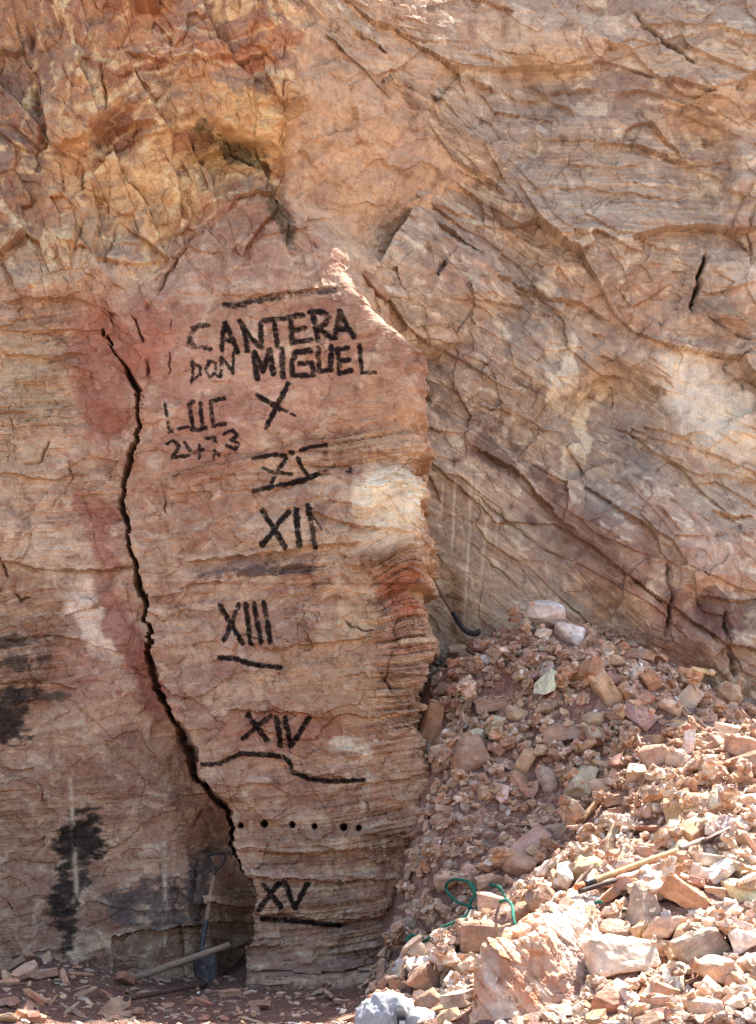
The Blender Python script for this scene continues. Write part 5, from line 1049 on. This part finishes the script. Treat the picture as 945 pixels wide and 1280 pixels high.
def counted(n, smin, smax, R, tilt, y0=790, x0=445):
    made = 0; tries = 0
    while made < n and tries < n*12:
        tries += 1
        px = R.uniform(x0, 955); py = R.uniform(y0, 1285)
        if not inpoly(np.array([px]), np.array([py]), HEAP)[0]: continue
        if R.random() < .88*hollow(px, py): continue
        x, y, z = ray_ground(px, py, HM0 if R.random() < .7 else None)
        if x < .5 and y > -.2: continue
        i = int((y-HY0)/HS); j = int((x-HX0)/HS)
        if BIG[i, j] and R.random() > .12: continue
        kind, dm, co, me = R.choice(TPL)
        s = smin*(smax/smin)**(R.random()**1.5); sc = (s, s*R.uniform(.85, 1.15), s*R.uniform(.85, 1.2))
        dims = tuple(a*b for a, b in zip(dm, sc))
        M, z = rest(x, y, dims, tilt, R, .35)
        if covers(x, y, z, s) > .2: continue
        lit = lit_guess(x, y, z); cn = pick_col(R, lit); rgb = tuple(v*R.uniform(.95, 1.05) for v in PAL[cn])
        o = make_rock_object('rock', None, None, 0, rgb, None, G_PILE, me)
        o.matrix_world = Matrix.Translation((x, y, z)) @ M.to_4x4() @ Matrix.Diagonal((*sc, 1))
        w = (co*np.array(sc, np.float32))@np.array(M, np.float32).T+np.array([x, y, z], np.float32)
        stamp(w, True); ROCKS.append((o, (kind, cn, s))); made += 1
R2 = random.Random(23)
counted(38, .10, .17, R2, .34, 1095, 640); counted(70, .105, .18, R2, .38); counted(125, .068, .11, R2, .48)
# flakes on the quarry floor, lower left
for k in range(54):
    px = R2.uniform(0, 185) if k < 44 else R2.uniform(185, 440); py = R2.uniform(1200, 1282) if k < 44 else R2.uniform(1240, 1280)
    x, y, z = ray_ground(px, py); kind, dm, co, me = R2.choice([t for t in TPL if t[0] in ('slab', 'splinter')])
    s = R2.uniform(.06, .17); sc = (s, s*R2.uniform(.45, .8), s*.9); dims = tuple(a*b for a, b in zip(dm, sc)); M, z = rest(x, y, dims, .42, R2, .7)
    cn = R2.choice(['orange', 'salmon', 'brown', 'tan', 'brick red']); o = make_rock_object('rock', None, None, 0, PAL[cn], None, G_FLOOR, me)
    o.matrix_world = Matrix.Translation((x, y, z)) @ M.to_4x4() @ Matrix.Diagonal((*sc, 1))
    stamp((co*np.array(sc, np.float32))@np.array(M, np.float32).T+np.array([x, y, z], np.float32), True); ROCKS.append((o, (kind, cn, s)))
scatter_low(1500, .03, .06, R1, .55, 'view', .1)
scatter_low(2400, .010, .034, R1, .5, 'view', .15)
scatter_low(3600, .005, .014, R1, .6, 'view', .3)
scatter_low(2600, .006, .05, R1, .3, 'floor', .15)
nv = 0; vs = []; fs = []; cs = []
for w, t, c in STUFF:
    vs.append(w); fs.append(t+nv); nv += len(w); cs.append(np.repeat(c[None], len(w), 0))
st = np_mesh('rubble', np.concatenate(vs), np.concatenate(fs).astype(np.int32), {'col': np.concatenate(cs)}, STONE)
st.color = (1, 1, 1, 1); tag(st, kind='stuff')
# ------------------------------------------------------------------ tools, ropes, bag
def tube(pts, rad, seg=10, closed_ends=True, flat=None):
    """a swept round bar through pts; rad a number or one per point; flat = (scale across, axis) squashes the section"""
    P = [Vector(p) for p in pts]; n = len(P); R = rad if hasattr(rad, '__len__') else [rad]*n
    T = [(P[min(i+1, n-1)]-P[max(i-1, 0)]).normalized() for i in range(n)]
    up = Vector((0, 0, 1)) if abs(T[0].z) < .9 else Vector((0, 1, 0)); a = (up-T[0]*up.dot(T[0])).normalized()
    co = []; fs = []
    for i in range(n):
        a = (a-T[i]*a.dot(T[i])).normalized(); b = T[i].cross(a)
        for k in range(seg):
            t = 6.283185*k/seg; co.append(tuple(P[i]+(a*math.cos(t)*(flat[i] if flat else 1)+b*math.sin(t))*R[i]))
    for i in range(n-1):
        for k in range(seg): fs.append((i*seg+k, i*seg+(k+1) % seg, (i+1)*seg+(k+1) % seg, (i+1)*seg+k))
    if closed_ends: fs += [tuple(range(seg))[::-1], tuple(range((n-1)*seg, n*seg))]
    return co, fs
def spline(pts, k=8):
    P = [Vector(p) for p in pts]; P = [P[0]*2-P[1]]+P+[P[-1]*2-P[-2]]; out = []
    for i in range(1, len(P)-2):
        for j in range(k):
            t = j/k; out.append(.5*((2*P[i])+(P[i+1]-P[i-1])*t+(2*P[i-1]-5*P[i]+4*P[i+1]-P[i+2])*t*t+(3*P[i]-P[i-1]-3*P[i+1]+P[i+2])*t**3))
    return out+[P[-2]]
def py_obj(name, cf, mat, parent=None, smooth=True):
    me = bpy.data.meshes.new(name); me.from_pydata(*[cf[0], [], cf[1]]); me.update()
    if smooth:
        for p in me.polygons: p.use_smooth = len(p.vertices) <= 4
    me.materials.append(mat); return link(bpy.data.objects.new(name, me), parent)
def simple_mat(name, rgb, rgb2, scale=(30, 30, 30), rough=.7, metal=0., bump=.004, dust=.25, spec=.3):
    m, nt, b = new_mat(name); L = nt.links.new
    geo = N(nt, 'ShaderNodeNewGeometry'); mp = N(nt, 'ShaderNodeMapping'); mp.inputs['Scale'].default_value = scale; L(geo.outputs['Position'], mp.inputs[0])
    n = N(nt, 'ShaderNodeTexNoise', i_Scale=1.0, i_Detail=7.0, i_Roughness=.65, i_Distortion=.3); L(mp.outputs[0], n.inputs['Vector'])
    r = ramp(nt, [(.32, tuple(lin(rgb2))), (.62, tuple(lin(rgb)))]); L(n.outputs[0], r.inputs[0])
    d = N(nt, 'ShaderNodeTexNoise', i_Scale=22.0, i_Detail=6.0, i_Roughness=.7); L(geo.outputs['Position'], d.inputs['Vector'])
    rd = ramp(nt, [(.5, 0.), (.72, dust)]); L(d.outputs[0], rd.inputs[0]); c = mixc(nt, 'MIX', rd.outputs[0], r.outputs[0], (.42, .31, .25)); L(c, b.inputs['Base Color'])
    b.inputs['Roughness'].default_value = rough; b.inputs['Metallic'].default_value = metal; b.inputs['Specular IOR Level'].default_value = spec
    bp = N(nt, 'ShaderNodeBump', i_Strength=.6, i_Distance=bump); L(n.outputs[0], bp.inputs['Height']); L(bp.outputs[0], b.inputs['Normal'])
    return m
WOOD = simple_mat('weathered_wood', (196, 160, 116), (150, 112, 74), (60, 60, 9), .75)
GREYWOOD = simple_mat('grey_wood', (150, 128, 108), (112, 92, 76), (8, 60, 60), .85)
STEEL = simple_mat('dark_steel', (70, 66, 66), (44, 40, 40), (40, 40, 40), .6, .3, dust=.35)
RUST = simple_mat('rusty_steel', (96, 74, 66), (58, 46, 44), (30, 30, 30), .8, .2, dust=.3)
BLACKP = simple_mat('black_plastic', (36, 35, 37), (24, 23, 25), rough=.5, dust=.3)
ORANGE = simple_mat('orange_wood_end', (206, 132, 80), (176, 104, 60), rough=.6, dust=.3)
BLADE = simple_mat('worn_shovel_steel', (150, 128, 112), (112, 96, 86), (30, 30, 30), .55, .35, dust=.4)
ROPE = simple_mat('green_rope', (26, 112, 92), (16, 78, 64), (150, 150, 150), .8, bump=.003, dust=.15)
CLOTH = simple_mat('grey_fabric', (176, 174, 174), (150, 148, 149), (60, 60, 60), .9, dust=.15, bump=.003)
PALECLOTH = simple_mat('pale_fabric', (206, 204, 202), (176, 174, 172), (60, 60, 60), .9, dust=.1, bump=.003)
STRAPM = simple_mat('black_webbing', (38, 38, 42), (24, 24, 27), (200, 200, 200), .8, dust=.15)

def seg(a, b, n=10, jit=0., seed=0):
    a = Vector(a); b = Vector(b); R = random.Random(seed); return [a.lerp(b, i/n)+Vector((R.gauss(0, jit), R.gauss(0, jit), R.gauss(0, jit))) for i in range(n+1)]
# --- shovel standing in the alcove
t = empty('shovel', W(261, 1218, 14.15)); tag(t, 'black D-handled shovel standing upright in the dark alcove beside the buttress', 'shovel')
def child(name, cf, mat, root, smooth=True):
    o = py_obj(name, cf, mat, root, smooth); o.matrix_parent_inverse = Matrix.Translation(-Vector(root.location)); return o
sh = lambda px, py, d: W(px, py, d)
child('shaft', tube(seg(sh(271.5, 1092, 14.48), sh(262, 1150, 14.33), 8, .001), .0185, 12), simple_mat('old_ash_wood', (150, 122, 96), (112, 88, 68), (60, 60, 9), .8), t)
child('socket', tube(spline([sh(262.2, 1147, 14.335), sh(260, 1160, 14.30), sh(257.5, 1176, 14.26), sh(257.5, 1190, 14.23)], 4), [.021]*12+[.020], 12), STEEL, t)
g = [sh(271.5, 1093, 14.48), sh(273, 1086, 14.49), sh(267.5, 1077, 14.50), sh(266.5, 1067, 14.51), sh(284, 1065.5, 14.51), sh(282.5, 1077, 14.50), sh(274, 1086, 14.49)]
child('grip', tube(spline(g, 5), .0125, 10), BLACKP, t)
def blade(p_top, p_tip, across, w, dish, mat, name, root, nseg=10):
    a = Vector(p_top); b = Vector(p_tip); ax = Vector(across).normalized(); nrm = (b-a).cross(ax).normalized(); co = []; fs = []
    for s in (0, 1):
        for i in range(nseg+1):
            f = i/nseg; ww = w*(.62+.38*min(1, f*4)) if f < .6 else w*math.sqrt(max(0, 1-((f-.6)/.42)**2))*.98+.002
            for j in range(9):
                q = (j/8-.5)*2; co.append(tuple(a.lerp(b, f)+ax*q*ww+nrm*(dish*(q*q)-dish*.6*f*f-s*.004)))
    n1 = (nseg+1)*9
    for s in (0, 1):
        for i in range(nseg):
            for j in range(8):
                k = s*n1+i*9+j; f = (k, k+1, k+10, k+9); fs.append(f if s else f[::-1])
    for i in range(nseg):
        for j in (0, 8): k = i*9+j; fs.append((k, k+9, k+9+n1, k+n1))
    for j in range(8):
        for i in (0, nseg): k = i*9+j; fs.append((k, k+1, k+1+n1, k+n1))
    return child(name, (co, fs), mat, root)
blade(sh(257.5, 1183, 14.24), sh(262, 1223, 14.12), (1, .55, 0), .105, .03, STEEL, 'blade', t)
t.location.y -= .30
# --- pole and bar on the floor of the alcove
po = py_obj('wooden_pole', tube(seg(W(149, 1229, 13.6), W(220, 1205, 13.68), 6, .002, 1)+seg(W(229, 1201, 13.70), W(287, 1181, 13.84), 6, .002, 2), [.026]*3+[.027]*8+[.025, .023, .023], 12), GREYWOOD)
tag(po, 'grey wooden pole propped slanting across the alcove in front of the shovel', 'pole')
x, y, z = ray_ground(157, 1252); x2, y2, z2 = ray_ground(256, 1234)
ba = py_obj('metal_bar', tube(seg((x, y, z+.02), (x2, y2, z2+.025), 10, .0015, 3), .021, 10), RUST); tag(ba, 'dark rusty bar lying on the ground under the wooden pole', 'bar')
# --- bent bar leaning in the corner behind the heap
t = empty('pry_bar', W(596, 794, 15.2)); tag(t, 'bent pry bar with a black hooked lower end leaning between buttress and rubble crest', 'pry bar')
pb = spline([W(541, 726, 15.25), W(551, 741, 15.22), W(560, 756, 15.19), W(567, 767, 15.16)], 5)
child('shaft', tube(pb, [.018]*len(pb), 12), simple_mat('dull_brown_grip', (122, 98, 80), (92, 72, 60), (60, 60, 20), .8), t)
pb = spline([W(566, 765.5, 15.165), W(573, 777, 15.13), W(580, 786, 15.11), W(588, 791.5, 15.1), W(596, 792, 15.1), W(600, 786.5, 15.1)], 6)
child('hook', tube(pb, [.021+.004*math.sin(i/len(pb)*3.1) for i in range(len(pb)-4)]+[.02, .017, .012, .006], 12), BLACKP, t)
# --- long shovel lying across the sunlit slope
t = empty('long_shovel', W(790, 1085, 10.9)); tag(t, 'long wooden handled shovel with taped orange end lying on the sunlit rubble', 'shovel')
def on_top(px, py, lift):
    x, y, z = ray_ground(px, py); return x, y, z
A = Vector(W(719, 1109.5, 10.62)); B = Vector(W(852, 1061, 11.02)); Cc = Vector(W(880, 1049.5, 11.1)); Dd = Vector(W(913, 1036, 11.22))
child('handle', tube([A.lerp(B, .085)]+seg(A.lerp(B, .11), B, 12, .0012, 5), [.0215]*3+[.021]*6+[.020]*5, 14), WOOD, t)
child('orange_end', tube([A, A.lerp(B, .02), A.lerp(B, .09)], [.018, .0235, .0225], 14), ORANGE, t)
child('tape', tube([A.lerp(B, .075), A.lerp(B, .10), A.lerp(B, .165), A.lerp(B, .175)], [.0230, .0245, .0245, .0232], 14), BLACKP, t)
child('grip_arm', tube(seg(A+Vector((.012, .02, .01)), Vector(W(741, 1082, 10.75)), 5, .001, 6), .011, 8), simple_mat('brown_grip', (112, 76, 56), (80, 54, 42)), t)
child('grip_arm', tube(seg(A+Vector((.02, -.02, -.025)), Vector(W(770, 1100, 10.72)), 6, .001, 7), .016, 8), simple_mat('dark_grip', (70, 50, 42), (50, 36, 32)), t)
child('socket', tube([B-(B-A).normalized()*.03, B, Cc], [.0225, .0225, .018], 12), BLADE, t)
blade(Cc-(Dd-Cc)*.1, Dd, (.10, -.90, .42), .10, .03, BLADE, 'blade', t)
# --- ropes
def lay(px_pts, k=5, lift=.012):
    # a rope drapes: take the surface under every point, then smooth the run
    ds_ = np.array([ray_ground(px, py)[1]+D0 for px, py in px_pts]); n_ = len(ds_)
    ds_ = np.array([.5*np.mean(ds_[max(0, i-3):i+4])+.5*np.min(ds_[max(0, i-2):i+3]) for i in range(n_)])-.05
    P = spline([W(px, py, dd) for (px, py), dd in zip(px_pts, ds_)], k)
    for it in range(2): P = [P[0]]+[(P[i-1]+P[i]*2+P[i+1])/4 for i in range(1, len(P)-1)]+[P[-1]]
    return P
def twist(P, f=5):
    R = random.Random(len(P)); Q = []
    for i in range(len(P)-1):
        for j in range(f): Q.append(P[i].lerp(P[i+1], j/f)+Vector((R.gauss(0, .0008), R.gauss(0, .0008), R.gauss(0, .0008))))
    return Q+[P[-1]]
def yarn(P, f=5):
    n = (len(P)-1)*f+1; return [.0100*(1+.16*math.sin(i*1.9)) for i in range(n)], 8
z5 = lambda pts: [(420+a/3.375, 1040+b/3.375) for a, b in pts]
ra = z5([(345, 440), (312, 438), (300, 455), (318, 472), (340, 452), (365, 466), (400, 440), (440, 406), (500, 380), (548, 352), (568, 330), (560, 312), (512, 296), (482, 268), (463, 240), (470, 214), (500, 199), (545, 206), (578, 222), (587, 255), (570, 290), (566, 315), (585, 330), (598, 308), (590, 272), (566, 222), (556, 205)])
o = py_obj('rope', tube(twist(lay(ra)), *yarn(lay(ra))), ROPE); tag(o, 'long green rope with a big loop lying on shaded rubble', 'rope', 'pieces of green rope')
rb = z5([(650, 222), (672, 228), (690, 232), (706, 262), (716, 285), (690, 296), (716, 286), (735, 300), (746, 318), (748, 360), (758, 396), (774, 420), (785, 434)])
o = py_obj('rope', tube(twist(lay(rb)), *yarn(lay(rb))), ROPE); tag(o, 'short green rope without a loop, beside the striped boulder', 'rope', 'pieces of green rope')
rc = [(744, 1129), (748, 1127), (753, 1128)]
o = py_obj('rope', tube(twist(lay(rc, 4, .02)), *yarn(lay(rc, 4, .02))), ROPE); tag(o, 'tiny turquoise rope scrap between stones under the wooden handle', 'rope', 'pieces of green rope')
# --- bag at the bottom edge
def lump(center, dims, seed, fold, sub=5):
    bm = bmesh.new(); bmesh.ops.create_icosphere(bm, subdivisions=sub, radius=1)
    co = np.array([v.co[:] for v in bm.verts], np.float32); no = co.copy(); fs = [[v.index for v in f.verts] for f in bm.faces]; bm.free()
    q = co*np.array([1.2, 1.2, 1.2], np.float32)
    rid = 1-np.abs(pn(q[:, 0]*1.5+seed+.5*q[:, 2], q[:, 1]*1.5, q[:, 2]*.9, seed))*2.6
    rid2 = 1-np.abs(pn(q[:, 0]*3.2+seed-q[:, 2], q[:, 1]*3.2, q[:, 2]*2.2, seed+5))*2.6
    fx, fe, fr_ = facets(q[:, 0]*1.5+q[:, 1]*.7+seed, q[:, 2]*1.5-q[:, 1]*.5, seed+8, 1.0, .2, 0)
    d = fold*(.5*pn(q[:, 0]*1.1+seed, q[:, 1]*1.1, q[:, 2]*1.1, seed+1)+.30*np.maximum(rid, 0)**4+.22*np.maximum(rid2, 0)**4+.28*fx+.12*pn(q[:, 0]*6, q[:, 1]*6, q[:, 2]*6, seed+2))
    co = co*(1+d[:, None]); co = np.sign(co)*np.abs(co)**.9
    co = co*np.array(dims, np.float32)+np.array(center, np.float32)
    return [tuple(map(float, c)) for c in co], fs
bx, by, bz = W(484, 1284, 10.45)
t = empty('backpack', (bx, by, bz-.2)); tag(t, 'crumpled grey fabric backpack with a black strap, at the bottom edge', 'backpack')
child('body', lump((bx, by, bz), (.185, .17, .20), 7, .26), CLOTH, t)
child('pocket', lump(W(526, 1279, 10.38), (.10, .10, .09), 13, .34, 4), PALECLOTH, t)
def strip(pts, w, th, across):
    P = [Vector(p) for p in pts]; ax = Vector(across); co = []; fs = []
    for i, p in enumerate(P):
        T = (P[min(i+1, len(P)-1)]-P[max(i-1, 0)]).normalized(); n = T.cross(ax).normalized()
        co += [tuple(p-ax*w+n*th), tuple(p+ax*w+n*th), tuple(p+ax*w-n*th), tuple(p-ax*w-n*th)]
    for i in range(len(P)-1):
        k = i*4
        for j in range(4): fs.append((k+j, k+(j+1) % 4, k+4+(j+1) % 4, k+4+j))
    fs += [(0, 1, 2, 3), tuple(range(len(co)-4, len(co)))[::-1]]
    return co, fs
st_ = child('strap', strip(spline([W(499, 1258, 10.36), W(500, 1262, 10.27), W(501, 1268, 10.235), W(502, 1276, 10.22), W(503, 1292, 10.22)], 4), .026, .004, (1, 0, 0)), STRAPM, t, False)
child('buckle', strip([W(503, 1276, 10.205), W(503, 1281, 10.20)], .018, .006, (1, 0, 0)), PALECLOTH, t, False)
child('cord', tube(spline([W(478, 1250, 10.40), W(487, 1247, 10.37), W(497, 1250, 10.37), W(504, 1254, 10.38)], 5), .005, 8), PALECLOTH, t)
# --- stones jammed behind the upper edge of the buttress
for i, (px, py, ln, tk, rl, c, lb) in enumerate([(470, 358, 46, 15, -46, 'brown', 'brown splinter jammed in the gap above the right end of the lettering'), (462, 372, 40, 9, -42, 'tan', 'thin tan splinter under the brown one jammed above the lettering')]):
    d = 14.62+.05*i; co, tri = hull_rock(2000+i, 'splinter', (ln*d/F/2, .09, tk*d/F/2), 3, .03, .05); X, Y, Zz = W(px, py, d)
    o = make_rock_object('rock', co, tri, i, PAL[c], lb, 'splinters jammed above the buttress'); o.matrix_world = Matrix.Translation((X, Y, Zz)) @ Euler((0, math.radians(-rl), .2)).to_matrix().to_4x4()
# ------------------------------------------------------------------ words for the counted stones: look first, then neighbours
bpy.context.view_layer.update()
dg = bpy.context.evaluated_depsgraph_get()
MARKS = [(684, 765, 'the topmost white boulder'), (755, 862, 'the long leaning slab'), (588, 945, 'the squat brown boulder'), (539, 903, 'the upright orange wedge'), (912, 866, 'the lone tan block'),
         (912, 925, 'the large peach slab'), (850, 940, 'the upright white slab'), (773, 1007, 'the two stacked brown slabs'), (694, 1040, 'the grey block in the hollow'), (785, 1085, 'the wooden handle'), (900, 1042, 'the shovel blade'),
         (575, 1120, 'the looped green rope'), (640, 1140, 'the short green rope'), (807, 1128, 'the grey pyramid boulder'), (670, 1200, 'the big striped boulder'), (778, 1195, 'the bright cream boulder'), (908, 1214, 'the long layered block'),
         (764, 1252, 'the dark red boulder'), (490, 1265, 'the grey bag'), (534, 1222, 'the block behind the bag'), (500, 1180, 'the buttress foot'), (218, 1205, 'the wooden pole'), (205, 1241, 'the rusty bar'), (331, 1199, 'the square salmon block'), (60, 1240, 'the lower left flakes'), (590, 790, 'the pry bar'), (866, 985, 'the short orange block'), (649, 893, 'the square tan block'), (812, 852, 'the tilted orange wedge')]
SHAPE = {'slab': 'flat', 'block': 'blocky', 'wedge': 'wedged', 'splinter': 'splintery', 'boulder': 'rounded'}
camv = Vector((0, -D0, CZ)); gone = []; todo = []
for o, facts in ROCKS:
    if facts is None: continue
    mw = o.matrix_world; vs_ = o.data.vertices; step = max(1, len(vs_)//40); seen = 0; sunny = 0; n = 0
    for vi in range(0, len(vs_), step):
        v = vs_[vi]
        p = mw @ v.co; dirv = p-camv; L_ = dirv.length; dirv.normalize()
        ok, loc, nor, idx, ob, m_ = scene.ray_cast(dg, camv, dirv, distance=L_+.05)
        if ok and ob.name == o.name:
            seen += 1
            ok2, *_r = scene.ray_cast(dg, loc+nor*.004, SUN); sunny += (not ok2)
        n += 1
    d = mw.translation.y+D0; px = CX+mw.translation.x*F/d; py = HY-(mw.translation.z-CZ)*F/d
    if seen < 3 or not (2 < px < 943 and py < 1276): gone.append(o); continue
    todo.append((o, facts, sunny/max(seen, 1), px, py))
for o in gone: bpy.data.objects.remove(o)
lab = {}
for o, (kind, cn, s), sunny, px, py in todo:
    dist = sorted(((px-a)**2+(py-b)**2, a, b, nm) for a, b, nm in MARKS)
    _, a, b, nm = dist[0]
    dx, dy = px-a, py-b
    where = ('right of' if dx > 0 else 'left of') if abs(dx) > abs(dy) else ('below' if dy > 0 else 'above')
    far = 'just ' if dist[0][0] < 38**2 else ''
    size = 'large' if s > .105 else 'mid sized' if s > .07 else 'small'
    sun_w = 'sunlit' if sunny > .25 else 'shaded' if sunny < .03 else 'half lit'
    t_ = f"{size} {sun_w} {SHAPE[kind]} {cn} stone {where} {nm}"
    lab.setdefault(t_, []).append((px, py, o))
ORD = ['first', 'second', 'third', 'fourth', 'fifth', 'sixth']
for t_, L_ in lab.items():
    if len(L_) == 1: L_[0][2]['label'] = t_; continue
    xs = max(l[0] for l in L_)-min(l[0] for l in L_); ys = max(l[1] for l in L_)-min(l[1] for l in L_)
    L_.sort(key=lambda l: l[0] if xs >= ys else l[1])
    for i, (px, py, o) in enumerate(L_):
        k = len(L_)
        pos = ('leftmost' if xs >= ys else 'upper') if i == 0 else ('rightmost' if xs >= ys else 'lower') if i == k-1 else ('middle' if k == 3 else ORD[min(i, 5)]+(' from left' if xs >= ys else ' from top'))
        o['label'] = f"{pos} {t_}"
